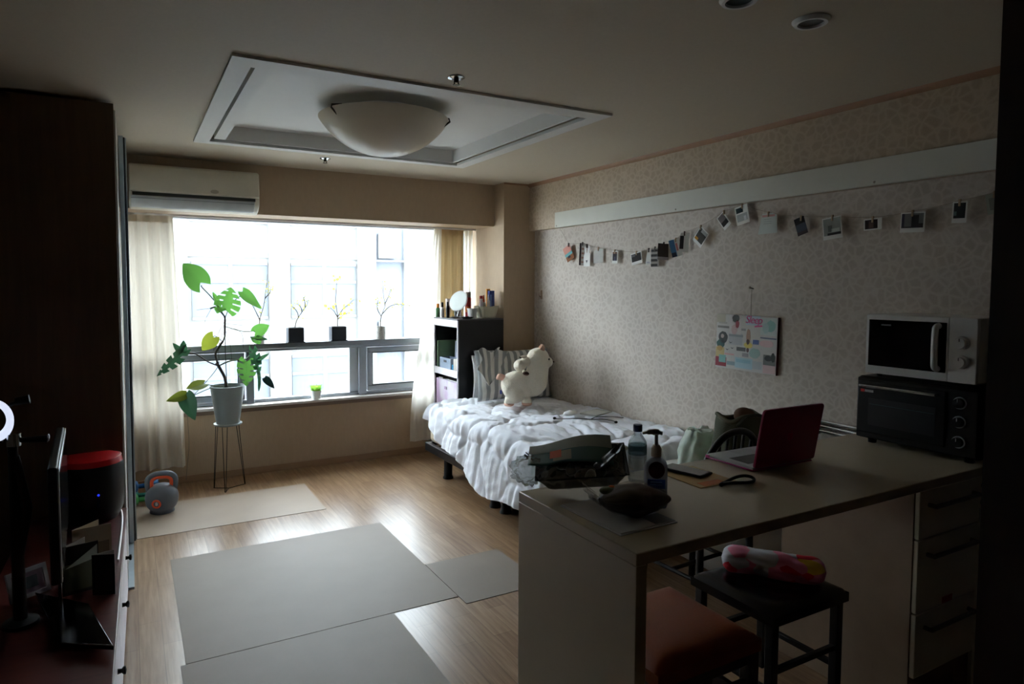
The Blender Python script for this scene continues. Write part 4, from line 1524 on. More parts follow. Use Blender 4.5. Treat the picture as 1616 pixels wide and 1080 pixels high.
# ================================================================ ovens
def toaster_oven():
    x0, x1, y0, y1, z0, z1 = 2.752, 3.09, 1.252, 1.728, .897, 1.166
    t = thing('toaster_oven', 'black toaster oven with three round knobs at the right end of the counter', 'oven', (2.92, 1.49, KT))
    MB().bx(x0 + .016, x1, y0, y1, z0, z1).build('body', M['black'], t, bevel=.012, seg=3)
    MB().bx(x0 + .004, x0 + .018, y0 + .004, y1 - .004, z0 + .005, z1 - .005).build('fascia', M['black'], t, bevel=.006)
    d = MB().bx(x0 - .004, x0 + .006, y0 + .115, y1 - .012, z0 + .03, z1 - .02).build('door', M['black'], t, bevel=.004)
    MB().bx(x0 - .0048, x0 - .0038, y0 + .15, y1 - .06, z0 + .065, z1 - .09).build('window', flat((14, 18, 20), .35), d, smooth=0)
    g = MB()
    for i in range(9):
        y = y0 + .165 + i * .03
        g.tube([(x0 - .0036, y, z0 + .10), (x0 - .0036, y, z0 + .155)], .0012, 5)
    g.tube([(x0 - .0036, y0 + .155, z0 + .155), (x0 - .0036, y1 - .065, z0 + .155)], .0018, 6)
    g.build('rack', flat((50, 80, 80), .4), d)
    h = MB().tube([(x0 - .004, y0 + .14, z1 - .038), (x0 - .03, y0 + .14, z1 - .036), (x0 - .03, y1 - .035, z1 - .036), (x0 - .004, y1 - .035, z1 - .038)], .006, 10)
    h.build('handle', M['chrome'], d)
    # red square and pale strip of the maker's plate
    MB().bx(x0 - .005, x0 - .0038, y1 - .042, y1 - .026, z1 - .066, z1 - .054).build('badge_square', flat((200, 40, 40)), d)
    MB().bx(x0 - .005, x0 - .0038, y1 - .080, y1 - .044, z1 - .065, z1 - .055).build('badge_strip', flat((190, 190, 188)), d)
    for i, z in enumerate((1.108, 1.035, .958)):
        R = Matrix.Rotation(-pi / 2, 3, 'Y')
        k = MB().lathe([(0, 0), (.019, 0), (.018, .018), (.0, .02)], (x0 + .004, y0 + .068, z), 28, R).build('knob', M['black'], t, smooth=60)
        MB().lathe([(.0195, 0), (.0235, 0), (.0235, .004), (.0195, .004)], (x0 + .004, y0 + .068, z), 32, R, False, False).build('knob_ring', flat((190, 198, 200), .3), k)
        MB().bx(x0 - .018, x0 - .0158, y0 + .067, y0 + .069, z + .004, z + .016).build('pointer', M['white'], k)
    for x in (x0 + .05, x1 - .04):
        for y in (y0 + .05, y1 - .05):
            MB().lathe([(0, KT), (.016, KT), (.018, z0 + .002), (0, z0 + .002)], (x, y, 0), 16).build('foot', M['black'], t)


toaster_oven()


def microwave():
    x0, x1, y0, y1, z0, z1 = 2.772, 3.08, 1.278, 1.702, 1.180, 1.432
    t = thing('microwave', 'white microwave with two round dials standing on the black toaster oven', 'microwave', (2.93, 1.49, 1.166))
    MB().bx(x0 + .014, x1, y0, y1, z0, z1).build('body', M['white'], t, bevel=.004)
    MB().bx(x0, x0 + .015, y0, y0 + .098, z0 + .001, z1 - .001).build('control_panel', M['white'], t, bevel=.003)
    d = MB().bx(x0, x0 + .015, y0 + .099, y1, z0 + .001, z1 - .001).build('door', M['white'], t, bevel=.003)
    MB().bx(x0 - .002, x0 + .002, y0 + .106, y1 - .012, z0 + .034, z1 - .022).build('window', M['black_gloss'], d, bevel=.002)
    MB().bx(x0 - .0028, x0 - .0018, y1 - .105, y1 - .065, z1 - .046, z1 - .040).build('maker_badge', flat((110, 112, 114)), d)
    pts = [(x0 + .0, y0 + .135, z0 + .048), (x0 - .018, y0 + .135, z0 + .052), (x0 - .026, y0 + .135, z0 + .075), (x0 - .026, y0 + .135, z1 - .06), (x0 - .018, y0 + .135, z1 - .04), (x0, y0 + .135, z1 - .036)]
    MB().tube(spline(pts, 5), .012, 12, flat=1.0).build('handle', M['white'], d, smooth=180)
    R = Matrix.Rotation(-pi / 2, 3, 'Y')
    for z in (z0 + .155, z0 + .082):
        k = MB().lathe([(0, 0), (.027, 0), (.025, .010), (.020, .012), (.019, .024), (0, .025)], (x0, y0 + .050, z), 36, R).build('dial', M['white'], t, smooth=50)
        MB().bx(x0 - .0262, x0 - .0246, y0 + .0485, y0 + .0515, z + .006, z + .018).build('pointer', flat((120, 120, 122)), k)
    for x in (x0 + .04, x1 - .03):
        for y in (y0 + .04, y1 - .04):
            MB().lathe([(0, 1.166), (.012, 1.166), (.012, z0), (0, z0)], (x, y, 0), 14).build('foot', M['black'], t)


microwave()

# cable trunking along the wall
pr = MB()
for z in (.838, .812, .786):
    pr.tube([(3.186, 1.78, z), (3.186, 2.42, z)], .010, 10)
t = thing('wall_pipes', 'three thin silver pipes along the wall behind the counter end', 'pipe', (3.186, 2.1, .81))
for z in (.838, .812, .786):
    MB().tube([(3.188, 1.60, z), (3.188, 2.46, z)], .010, 12).build('pipe', M['chrome'], t)
for y in (1.66, 2.2):
    MB().bx(3.176, 3.1985, y - .012, y + .012, .77, .852).build('clamp', M['alu'], t, bevel=.002)


# ================================================================ laptop and small things on the counter
def laptop():
    t = thing('laptop', 'open laptop in a magenta hard case seen from behind on the counter', 'laptop', (2.122, 1.600, KT + .001), (0, 0, radians(-1)))
    mg = mat('magenta_case', (150, 24, 74), .35, var=.03)
    W, D = .326, .226
    MB().bx(-W / 2, W / 2, .0, D, .0, .006).build('base_shell', flat((176, 40, 120), .35), t, local=True, bevel=.003)
    b = MB().bx(-W / 2 + .002, W / 2 - .002, .003, D - .002, .006, .0155).build('base', flat((176, 178, 182), .3), t, local=True, bevel=.002)
    MB().bx(-.135, .135, .045, .135, .0155, .0162).build('keyboard', flat((34, 32, 38), .5), b, local=True, smooth=0)
    MB().bx(-.05, .05, .142, .212, .0155, .0160).build('trackpad', flat((160, 162, 166), .3), b, local=True, smooth=0)
    MB().bx(-W / 2 - .001, -W / 2 + .06, D - .018, D + .001, .002, .0135).build('case_corner', flat((190, 50, 130), .35), t, local=True, bevel=.002)
    # lid leaning back over the hinge, its back to the camera
    L = Matrix.Translation((0, .002, .014)) @ Matrix.Rotation(radians(10), 4, 'X')
    Hh = .222
    poly = []
    for cx, cz, a0 in ((W / 2 - .014, Hh - .014, 0), (-W / 2 + .014, Hh - .014, 90), (-W / 2 + .010, .010, 180), (W / 2 - .010, .010, 270)):
        r = .014 if cz > .1 else .010
        for k in range(6):
            a = radians(a0 + 90 * k / 5)
            poly.append((cx + r * cos(a), cz + r * sin(a)))
    lid = MB().prism(poly, -.009, .0, L).build('lid', mg, t, local=True, bevel=.0015)
    MB().bx(-W / 2 + .006, W / 2 - .006, .0, .0012, .010, Hh - .008, L).build('screen', M['black_gloss'], lid, local=True, smooth=0)
    # emblem: round fruit shape with a bite and a leaf
    em = []
    for k in range(48):
        a = 2 * pi * k / 48
        r = .0165 * (1 - .10 * cos(2 * a) * (1 if sin(a) > 0 else .4))
        x, z = r * cos(a) * .95, r * sin(a)
        if sin(a) > .8:
            z -= .0035 * (sin(a) - .8) / .2
        if sin(a) < -.8:
            z += .0025 * (-sin(a) - .8) / .2
        d = sqrt((x - .0185) ** 2 + (z - .002) ** 2)
        if d < .0085:
            x = .0185 - sqrt(max(0, .0085 ** 2 - (z - .002) ** 2))
        em.append((x, z))
    em_m = flat((186, 40, 96), .25)
    MB().prism(em, -.0098, -.0088, L @ Matrix.Translation((0, 0, .108))).build('emblem', em_m, lid, local=True)
    MB().prism([(0, .0155), (.001, .0200), (.006, .0245), (.0065, .0235), (.0045, .0185)], -.0098, -.0088, L @ Matrix.Translation((0, 0, .108))).build('emblem_leaf', em_m, lid, local=True)


laptop()


def counter_items():
    # envelope, phone, hair band
    t = thing('envelope', 'tan paper envelope under the phone on the counter', 'envelope', (1.735, 1.655, KT), (0, 0, radians(-2)))
    MB().bx(-.085, .085, -.105, .112, 0, .003).build('paper', flat((186, 148, 92)), t, local=True, bevel=.001)
    MB().bx(-.058, .04, -.10, -.06, .0030, .0036).build('orange_print', flat((206, 110, 30)), t, local=True)
    MB().bx(.02, .084, .0, .11, .0031, .0037).build('flap', flat((200, 176, 128)), t, local=True)
    t = thing('phone', 'dark smartphone lying face up on the tan envelope', 'phone', (1.741, 1.712, KT + .0042), (0, 0, radians(-76)))
    MB().bx(-.082, .082, -.041, .041, 0, .009).build('case', M['black'], t, local=True, bevel=.004, seg=3)
    MB().bx(-.076, .076, -.036, .036, .0088, .0096).build('screen', flat((70, 76, 74), .12), t, local=True, bevel=.0005)
    MB().bx(-.079, -.068, .012, .03, -.0004, .0002).build('camera_lens', M['black_gloss'], t, local=True)
    t = thing('hair_band', 'narrow black elastic band lying in a loop beside the envelope', 'hair band', (1.80, 1.535, KT + .0055), (0, 0, radians(2)))
    n = 40
    MB().tube([V((.078 * cos(2 * pi * i / n), (.024 + .008 * cos(2 * pi * i / n)) * sin(2 * pi * i / n), .004 + .004 * sin(4 * pi * i / n))) for i in range(n)], .0055, 10, closed=True).build('band', M['black'], t, local=True, smooth=180)
    MB().tube([(-.086, -.004, .004), (-.068, .002, .005)], .007, 10).build('clasp', M['black_gloss'], t, local=True)
    # water bottle
    t = thing('water_bottle', 'clear plastic water bottle with a dark blue cap on the counter', 'bottle', (1.512, 1.712, KT))
    pr = [(0, .004), (.020, 0), (.028, .003), (.031, .012)]
    for i in range(9):
        z = .02 + i * .008
        pr.append((.0305 if i % 2 else .0315, z))
    pr += [(.0315, .092), (.0305, .096), (.0305, .130), (.031, .134), (.0295, .142), (.020, .158), (.0135, .168), (.0135, .178)]
    MB().lathe(pr, n=36, cap1=False).build('body', clear('bottle_plastic', (240, 244, 246), .25, .06, .08, (200, 206, 208)), t, local=True, smooth=60)
    MB().lathe([(.0312, .098), (.0316, .098), (.0316, .130), (.0312, .130)], n=36, cap0=False, cap1=False).build('wrap', clear('bottle_wrap', (190, 210, 214), .1, .1, .4, (90, 140, 150)), t, local=True)
    MB().lathe([(0, .176), (.0155, .176), (.0158, .181), (.0158, .196), (.0145, .199), (0, .199)], n=30).build('cap', flat((24, 40, 92), .35), t, local=True)
    MB().lathe([(0, .006), (.0285, .006), (.029, .088), (0, .088)], n=30).build('water', clear('water', (252, 253, 253), .05, .02), t, local=True)
    # pump bottle
    t = thing('pump_bottle', 'clear hand gel pump bottle with a blue label on the counter', 'bottle', (1.392, 1.492, KT), (0, 0, radians(-38)))
    pb = clear('gel_plastic', (232, 234, 240), .2, .08, .42, (190, 192, 208))
    b = MB()
    rows = [(.0, .94), (.006, 1.0), (.125, 1.0), (.138, .9), (.148, .6), (.152, .40), (.158, .36)]
    n = 36

    def sup(a, k):
        c_, s_ = cos(a), sin(a)
        e = .55 if k > .55 else .8
        return V((.034 * k * abs(c_) ** e * (1 if c_ > 0 else -1), .021 * max(k, .55 if k < .7 else k) * abs(s_) ** e * (1 if s_ > 0 else -1), 0))
    vs = [sup(2 * pi * i / n, k) + V((0, 0, z)) for z, k in rows for i in range(n)]
    fs = [(j * n + i, j * n + (i + 1) % n, (j + 1) * n + (i + 1) % n, (j + 1) * n + i) for j in range(len(rows) - 1) for i in range(n)]
    fs.append(tuple(range(n - 1, -1, -1)))
    b.add(vs, fs)
    b.build('body', pb, t, local=True, smooth=50)
    MB().bx(-.026, .026, -.0228, -.0222, .062, .090).build('blue_label', flat((36, 76, 170), .4), t, local=True, bevel=.0002)
    lb = MB()
    for z in (.072, .080):
        lb.bx(-.018, .016, -.0233, -.0229, z, z + .0035)
    lb.build('label_lines', flat((130, 170, 230), .4), t, local=True, smooth=0)
    em = [(.024 * cos(2 * pi * i / 30), .118 + .026 * sin(2 * pi * i / 30)) for i in range(30)]
    MB().prism(em, -.0226, -.0220).build('dark_red_label', flat((74, 28, 32), .4), t, local=True)
    wl = flat((214, 202, 188), .4)
    MB().lathe([(0, .155), (.0145, .155), (.0155, .160), (.0155, .180), (.010, .190), (0, .190)], n=28).build('collar', wl, t, local=True)
    MB().tube([(0, 0, .186), (0, 0, .222)], .0055, 12).build('pump_stem', wl, t, local=True)
    MB().tube(spline([(.018, 0, .2255), (.0, 0, .229), (-.02, -.004, .2295), (-.042, -.008, .226)], 4), [.006] * 3 + [.0095] * 4 + [.0075] * 3 + [.0045] * 3, 12).build('pump_nozzle', wl, t, local=True, smooth=180)
    MB().tube([(0, 0, .01), (0, 0, .155)], .003, 8).build('dip_tube', clear('dip_tube', (230, 230, 230), .2, .1, .3), t, local=True)


counter_items()


def packets():
    # white tray
    t = thing('plastic_sleeve', 'flat white plastic sleeve on the counter under the brown packet', 'sleeve', (1.242, 1.488, KT), (0, 0, radians(1)))
    MB().bx(-.105, .105, -.135, .142, 0, .004).build('sheet', mat('sleeve_white', (226, 226, 230), .2, coat=.6), t, local=True, bevel=.0015)
    MB().bx(-.10, .10, -.13, .138, .0042, .0068).build('leaflet', mat('leaflet_gloss', (230, 230, 232), .22, coat=.6), t, local=True)
    MB().bx(.03, .10, -.128, -.06, .0069, .0074).build('corner_print', flat((150, 150, 148)), t, local=True)

    # brown soft packet
    t = thing('packet', 'dark brown soft packet in clear film lying on the white sleeve', 'packet', (1.272, 1.448, KT + .009), (0, 0, radians(-24)))

    def fn(u, v):
        a = u * 2 * pi
        k = sin(pi * min(1, v * .98 + .01)) ** .75
        rx = .066 * k * (1 - .35 * v) + .004
        rz = .046 * k * (1 - .25 * v) + .003
        x = -.105 + .21 * v
        w = 1 + .16 * noise.noise(V((cos(a) * 2, sin(a) * 2, v * 5)))
        return V((x, rx * 1.15 * cos(a) * w, max(.001, .044 + rz * sin(a) * w)))
    MB().grid(fn, 40, 36, closed=True).build('contents', flat((40, 22, 15), .45), t, local=True, smooth=180)
    fl = MB().grid(lambda u, v: fn(u, .02 + v * .93) * 1.0 + V((0, cos(u * 2 * pi) * .004, sin(u * 2 * pi) * .004 + .003 + .003 * sin(13 * u + 9 * v))), 44, 30, closed=True)
    film = clear('clear_film', (246, 244, 242), .1, .06, .02)
    fl.build('film', film, t, local=True, smooth=60)
    MB().grid(lambda u, v: V((-.102 - .04 * v, -.05 * (1 + .4 * v) * (1 - 2 * u), .04 + .03 * v + .01 * sin(14 * u))), 22, 6).build('film_end', film, t, local=True, smooth=60)
    MB().ell((-.075, .01, .068), (.028, .022, .012)).build('green_print', flat((80, 84, 40)), t, local=True, smooth=180)
    MB().ell((-.066, .012, .079), (.009, .008, .004)).build('orange_print', flat((214, 96, 30)), t, local=True, smooth=180)

    # food pack: dark tray, label card on top, crinkled film
    t = thing('food_pack', 'black plastic food pack with a teal and orange label at the counter corner', 'food pack', (1.300, 1.738, KT + .036), (radians(20), radians(-6), radians(-36)))
    t.scale = (1.1, 1.1, 1.1)
    tray = MB()

    def tr(u, v):
        s, q = (u - .5) * 2, (v - .5) * 2
        e = max(abs(s), abs(q))
        z = .006 + .055 * ramp(.72, 1, e)
        return V((s * .135 * (.86 + .14 * ramp(.6, 1, e)), q * .082 * (.86 + .14 * ramp(.6, 1, e)), z))
    tray.grid(tr, 40, 30)
    tray.build('tray', M['black_gloss'], t, local=True, smooth=60, solid=.002)
    random.seed(21)
    fo = MB()
    for i in range(16):
        fo.ell((random.uniform(-.08, .09), random.uniform(-.05, .05), .035 + random.uniform(0, .012)), (random.uniform(.016, .03), random.uniform(.014, .024), random.uniform(.012, .02)), 12, 8, Matrix.Rotation(random.uniform(0, 3), 3, 'Z'))
    fo.build('contents', flat((24, 20, 18), .35), t, local=True, smooth=180)

    def card(u, v):
        s, q = (u - .5) * 2, (v - .5) * 2
        return V((-.03 + s * .125, .022 + q * .062 - .01 * s, .082 + .012 * sin(2.4 * s + .6) + .010 * q * s))
    lab = MB().grid(card, 20, 12)
    lab.build('label_card', flat((58, 100, 98), .35), t, local=True, smooth=180, solid=.0015)

    def patch(u0, u1, v0, v1, c, nm, lift=.0022):
        MB().grid(lambda u, v: card(u0 + (u1 - u0) * u, v0 + (v1 - v0) * v) + V((0, 0, lift)), 12, 8).build(nm, flat(c, .35), t, local=True, smooth=180)
    patch(.0, 1., .55, 1., (140, 150, 140), 'label_top_band')
    patch(.30, .52, .10, .5, (150, 146, 120), 'label_picture', .003)
    patch(.26, .40, .22, .55, (212, 92, 44), 'label_orange_patch', .0038)

    def sheetf(u, v):
        s, q = (u - .5) * 2, (v - .5) * 2
        return V((s * .15, q * .095, .072 + .022 * noise.noise(V((s * 2.2, q * 2.2, 1))) + .012 * noise.noise(V((s * 6, q * 6, 3))) - .035 * max(abs(s), abs(q)) ** 4))
    MB().grid(sheetf, 40, 30).build('film', clear('pack_film', (246, 248, 247), .25, .09, .03), t, local=True, smooth=50)

    def crumple(u, v):
        a, b = u * 2 * pi, v * pi
        d = V((sin(b) * cos(a), sin(b) * sin(a), cos(b)))
        return V((-.155, -.015, .05)) + V((d.x * .05, d.y * .05, d.z * .034)) * (1 + .4 * noise.noise(d * 2.6) + .25 * noise.noise(d * 7))
    MB().grid(crumple, 36, 24, closed=True).build('crumpled_film', clear('crumpled_film', (244, 246, 246), .12, .2, .22, (226, 228, 224)), t, local=True, smooth=40)
    # dark twisted neck of the pack
    nk = MB()
    nk.grid(lambda u, v: V((.06 + .05 * v + .022 * cos(u * 2 * pi) * (1 - .3 * v) * (1 + .2 * sin(6 * u * pi)), -.035 + .024 * sin(u * 2 * pi) * (1 - .2 * v) - .01 * v, .072 + .055 * v + .012 * cos(u * 2 * pi))), 30, 10, closed=True)
    nk.build('twisted_neck', flat((18, 16, 16), .3), t, local=True, smooth=60, solid=.0015)
    g = 'black plastic forks'
    for i, (x, y, r) in enumerate(((1.160, 1.83, 40), (1.185, 1.86, 65))):
        f = thing('plastic_fork', ('black plastic fork stuck in the crumpled film at the counter corner, nearer the camera', 'black plastic fork stuck in the crumpled film at the counter corner, nearer the bed')[i], 'fork', (x, y, .965), (radians(-50), 0, radians(r)), g)
        MB().tube([(0, 0, -.045), (0, 0, .012)], [.002, .003], 8).build('handle', M['black'], f, local=True)
        h = MB().bx(-.006, .006, -.0012, .0012, .012, .020)
        for k in (-.0048, -.0016, .0016, .0048):
            h.bx(k - .0009, k + .0009, -.001, .001, .02, .034)
        h.build('head', M['black'], f, local=True, smooth=0)


packets()


# ================================================================ seats
def brown_chair():
    x0, x1, y0, y1, zs = 1.30, 1.735, 1.37, 1.775, .462
    t = thing('dining_chair', 'dark wood chair with an orange brown padded seat pushed under the counter', 'chair', ((x0 + x1) / 2, (y0 + y1) / 2, 0))
    lea = mat('brown_leather', (120, 56, 18), .45, spec=.25, var=.08, vs=6, bmp=.1, bs_=120)
    dw = woodgrain('dark_wood', (36, 22, 16), (54, 34, 24), .4)

    def seat(u, v):
        s, q = (u - .5) * 2, (v - .5) * 2
        e = max(abs(s) ** 3, abs(q) ** 3)
        return V(((x0 + x1) / 2 + s * (x1 - x0) / 2, (y0 + y1) / 2 + q * (y1 - y0) / 2, zs - .03 * e ** 2.4))
    m = MB().grid(seat, 26, 26)
    m.bx(x0, x1, y0, y1, zs - .07, zs - .03)
    m.build('seat', lea, t, smooth=50)
    MB().bx(x0 + .015, x1 - .015, y0 + .015, y1 - .015, zs - .115, zs - .07).build('seat_rail', dw, t, bevel=.003)
    for x in (x0 + .025, x1 - .025):
        for y in (y0 + .025, y1 - .025):
            MB().bx(x - .021, x + .021, y - .021, y + .021, 0, zs - .07).build('leg', dw, t, bevel=.003)
    MB().bx(x0 + .046, x1 - .046, y0 + .012, y0 + .034, .26, .30).build('stretcher', dw, t, bevel=.003)
    MB().bx(x0 + .046, x1 - .046, y1 - .034, y1 - .012, .26, .30).build('stretcher', dw, t, bevel=.003)
    MB().bx(x0 + .012, x0 + .034, y0 + .046, y1 - .046, .20, .24).build('stretcher', dw, t, bevel=.003)
    MB().bx(x1 - .034, x1 - .012, y0 + .046, y1 - .046, .20, .24).build('stretcher', dw, t, bevel=.003)
    MB().bx((x0 + x1) / 2 - .018, (x0 + x1) / 2 + .018, y0 + .014, y0 + .032, .30, zs - .11).build('middle_spindle', dw, t, bevel=.002)


brown_chair()


def stool():
    x0, x1, y0, y1, zs = 1.85, 2.255, 1.415, 1.785, .468
    t = thing('stool', 'black padded stool with square black legs under the counter', 'stool', ((x0 + x1) / 2, (y0 + y1) / 2, 0))

    def seat(u, v):
        s, q = (u - .5) * 2, (v - .5) * 2
        e = max(abs(s) ** 4, abs(q) ** 4)
        return V(((x0 + x1) / 2 + s * (x1 - x0) / 2, (y0 + y1) / 2 + q * (y1 - y0) / 2, zs - .022 * e ** 2.2))
    m = MB().grid(seat, 24, 24)
    m.bx(x0, x1, y0, y1, zs - .055, zs - .022)
    m.build('seat', mat('black_vinyl', (8, 8, 9), .25, spec=.3), t, smooth=50)
    for x in (x0 + .028, x1 - .028):
        for y in (y0 + .028, y1 - .028):
            MB().bx(x - .016, x + .016, y - .016, y + .016, 0, zs - .055).build('leg', M['black'], t, bevel=.003)
    for (a, b, c, d, z) in ((x0 + .044, x1 - .044, y0 + .019, y0 + .037, .23), (x0 + .044, x1 - .044, y1 - .037, y1 - .019, .23), (x0 + .019, x0 + .037, y0 + .044, y1 - .044, .16), (x1 - .037, x1 - .019, y0 + .044, y1 - .044, .16)):
        MB().bx(a, b, c, d, z, z + .02).build('rung', M['black'], t, bevel=.002)
    # folded cloth on it
    c = thing('cloth', 'pink cloth with grey, red and yellow patches rolled up on the black stool', 'cloth', (2.075, 1.60, zs + .001), (0, 0, radians(-52)))

    def roll(u, v):
        a = u * 2 * pi
        w = 1 + .14 * noise.noise(V((cos(a) * 1.5, sin(a) * 1.5, v * 4))) + .08 * noise.noise(V((cos(a) * 4, sin(a) * 4, v * 9)))
        e = (1 - abs(v * 2 - 1) ** 10) ** .5
        return V((-.18 + .36 * v, .060 * cos(a) * w * e, max(.001, .046 + .046 * sin(a) * w * e)))
    m_, nt, bs = newmat('patched_cloth')
    vo = nt.nodes.new('ShaderNodeTexVoronoi')
    vo.inputs['Scale'].default_value = 13
    nt.links.new(coords(nt, (1, 1.4, 1.4)), vo.inputs['Vector'])
    sp = nt.nodes.new('ShaderNodeSeparateColor')
    nt.links.new(vo.outputs['Color'], sp.inputs[0])
    rn = ramp_node(nt, sp.outputs[0], [(.0, S(222, 132, 160)), (.36, S(214, 120, 150)), (.37, S(186, 186, 194)), (.70, S(196, 196, 202)), (.71, S(200, 30, 50)), (.90, S(204, 36, 56)), (.91, S(230, 196, 60))])
    rn.node.color_ramp.interpolation = 'CONSTANT'
    nt.links.new(rn, bs.inputs['Base Color'])
    bs.inputs['Roughness'].default_value = .9
    MB().grid(roll, 48, 44, closed=True).build('roll', m_, c, local=True, smooth=180)


stool()


def back_chair():
    t = thing('chair', 'black chair with a curved bow back behind the counter', 'chair', (2.41, 2.29, 0), (0, 0, radians(3)))
    bk = M['black']
    zs = .45

    def seat(u, v):
        s, q = (u - .5) * 2, (v - .5) * 2
        e = max(abs(s), abs(q))
        r = 1 - .10 * (abs(s) * abs(q)) ** 2
        return V((s * .205 * r, q * .20 * r, zs + .022 - .02 * e ** 6))
    m = MB().grid(seat, 20, 20)
    m.bx(-.195, .195, -.19, .19, zs - .02, zs + .003)
    m.build('seat', bk, t, local=True, smooth=50)
    for x in (-.18, .18):
        MB().tube([(x, -.175, 0), (x * .96, -.165, zs - .02)], .017, 10).build('leg', bk, t, local=True)
        MB().tube([(x, .185, 0), (x * .94, .165, zs - .02)], .017, 10).build('leg', bk, t, local=True)
    MB().tube([(-.175, .17, .2), (-.175, -.165, .2)], .010, 8).build('stretcher', bk, t, local=True)
    MB().tube([(.175, .17, .2), (.175, -.165, .2)], .010, 8).build('stretcher', bk, t, local=True)
    MB().tube([(-.175, .0, .2), (.175, 0, .2)], .010, 8).build('stretcher', bk, t, local=True)
    arch = [(-.205, -.16, zs), (-.21, -.18, .62), (-.185, -.2, .76), (-.10, -.213, .858), (0, -.216, .885), (.10, -.213, .858), (.185, -.2, .76), (.21, -.18, .62), (.205, -.16, zs)]
    MB().tube(spline(arch, 8), .016, 12).build('bow', bk, t, local=True, smooth=180)
    for x, zt in ((-.11, .83), (-.055, .862), (0, .87), (.055, .862), (.11, .83)):
        MB().tube([(x * .9, -.17, zs), (x, -.212, zt)], .008, 8).build('spindle', bk, t, local=True)
    # bag and jacket on the seat
    b = thing('backpack', 'olive bag with a brown flap on the white chest behind the bow back chair', 'bag', (2.86, 2.43, .521), (0, 0, radians(-4)))
    ol = mat('olive_canvas', (78, 82, 64), .85, bmp=.3, bs_=150)

    def bag(u, v):
        a = u * 2 * pi
        c_, s_ = cos(a), sin(a)
        k = 1 - .18 * v ** 3
        w = 1 + .09 * noise.noise(V((c_ * 2, s_ * 2, v * 3)))
        return V((.150 * k * abs(c_) ** .6 * (1 if c_ > 0 else -1) * w, .085 * k * abs(s_) ** .6 * (1 if s_ > 0 else -1) * w, .33 * v + .015 * sin(3 * a) * v))
    MB().grid(bag, 48, 24, closed=True).build('body', ol, b, local=True, smooth=180, solid=.006)
    MB().grid(lambda u, v: bag(u, .955) * (.0 + v) + V((0, 0, .31 * (1 - v) + .02 * sin(u * 12) * (1 - v))), 48, 10, closed=True).build('inside', flat((44, 44, 36), .9), b, local=True, smooth=180)
    MB().ell((.03, -.01, .325), (.075, .05, .05), 20, 12, Matrix.Rotation(radians(25), 3, 'Y')).build('brown_flap', flat((104, 76, 56), .85), b, local=True, smooth=180)
    n = 40
    MB().tube([bag(i / n, .99) + V((0, 0, .004)) for i in range(n)], .011, 8, closed=True).build('rim', flat((92, 92, 72), .85), b, local=True, smooth=180)
    MB().tube(spline([(-.10, -.08, .30), (-.05, -.10, .35), (.05, -.10, .345), (.10, -.08, .29)], 6), .009, 8).build('strap', flat((58, 60, 48), .85), b, local=True, smooth=180)


back_chair()


def wall_side():
    t = thing('storage_chest', 'low white storage chest at the wall beyond the bow back chair', 'chest', (2.935, 2.58, 0), (0, 0, radians(-2)))
    MB().bx(-.22, .22, -.28, .28, .012, .50).build('body', M['white'], t, local=True, bevel=.006)
    MB().bx(-.228, .222, -.286, .286, .50, .52).build('lid', M['white'], t, local=True, bevel=.004)
    for z in (.03, .265):
        d = MB().bx(-.232, -.2205, -.265, .265, z, z + .22).build('drawer', M['white'], t, local=True, bevel=.004)
        MB().bx(-.240, -.2325, -.04, .04, z + .16, z + .175).build('pull', flat((200, 200, 200)), d, local=True, bevel=.002)
    b = thing('shopping_bag', 'pale green plastic bag slumped on the low chest beyond the chair', 'bag', (2.84, 2.69, .530))
    gm = cloth_through('pale_green_film', (206, 216, 204), (214, 226, 212), .25, rough=.4, gloss=.4)

    def bag(u, v):
        a = u * 2 * pi
        d = V((cos(a), sin(a), 0))
        k = (1 - .45 * v ** 1.6) * (1 + .14 * noise.noise(V((d.x * 2, d.y * 2, v * 3))) + .06 * noise.noise(V((d.x * 7, d.y * 7, v * 5))))
        return V((d.x * .13 * k, d.y * .12 * k, .20 * v ** .8 + .012 * noise.noise(V((d.x * 3, d.y * 3, 5)))))
    MB().grid(bag, 48, 20, closed=True).build('film', gm, b, local=True, smooth=180)
    MB().grid(lambda u, v: bag(u, 1) * (1 - v) + V((0, 0, .0)) + V((.0, .0, .205 * v + .012 * sin(u * 24) * (1 - v))), 48, 8, closed=True).build('gathered_top', gm, b, local=True, smooth=180)


wall_side()
# ================================================================ rail board and hanging photographs
rb = thing('rail_board', 'long pale rail board fixed along the right wall above the photo string', 'board', (3.13, 2.8, 2.09))
MB().bx(3.118, 3.14, .85, 4.586, 2.031, 2.156).build('board', M['board'], rb, bevel=.002)
for y in (4.56, 3.2, 1.9):
    MB().lathe([(0, 0), (.006, 0), (.005, .002), (0, .002)], (3.118, y, 2.045), 14, Matrix.Rotation(-pi / 2, 3, 'Y')).build('screw', flat((150, 140, 130), .4), rb)

WX = 3.166
card_g = 'photographs pegged along the string on the right wall'
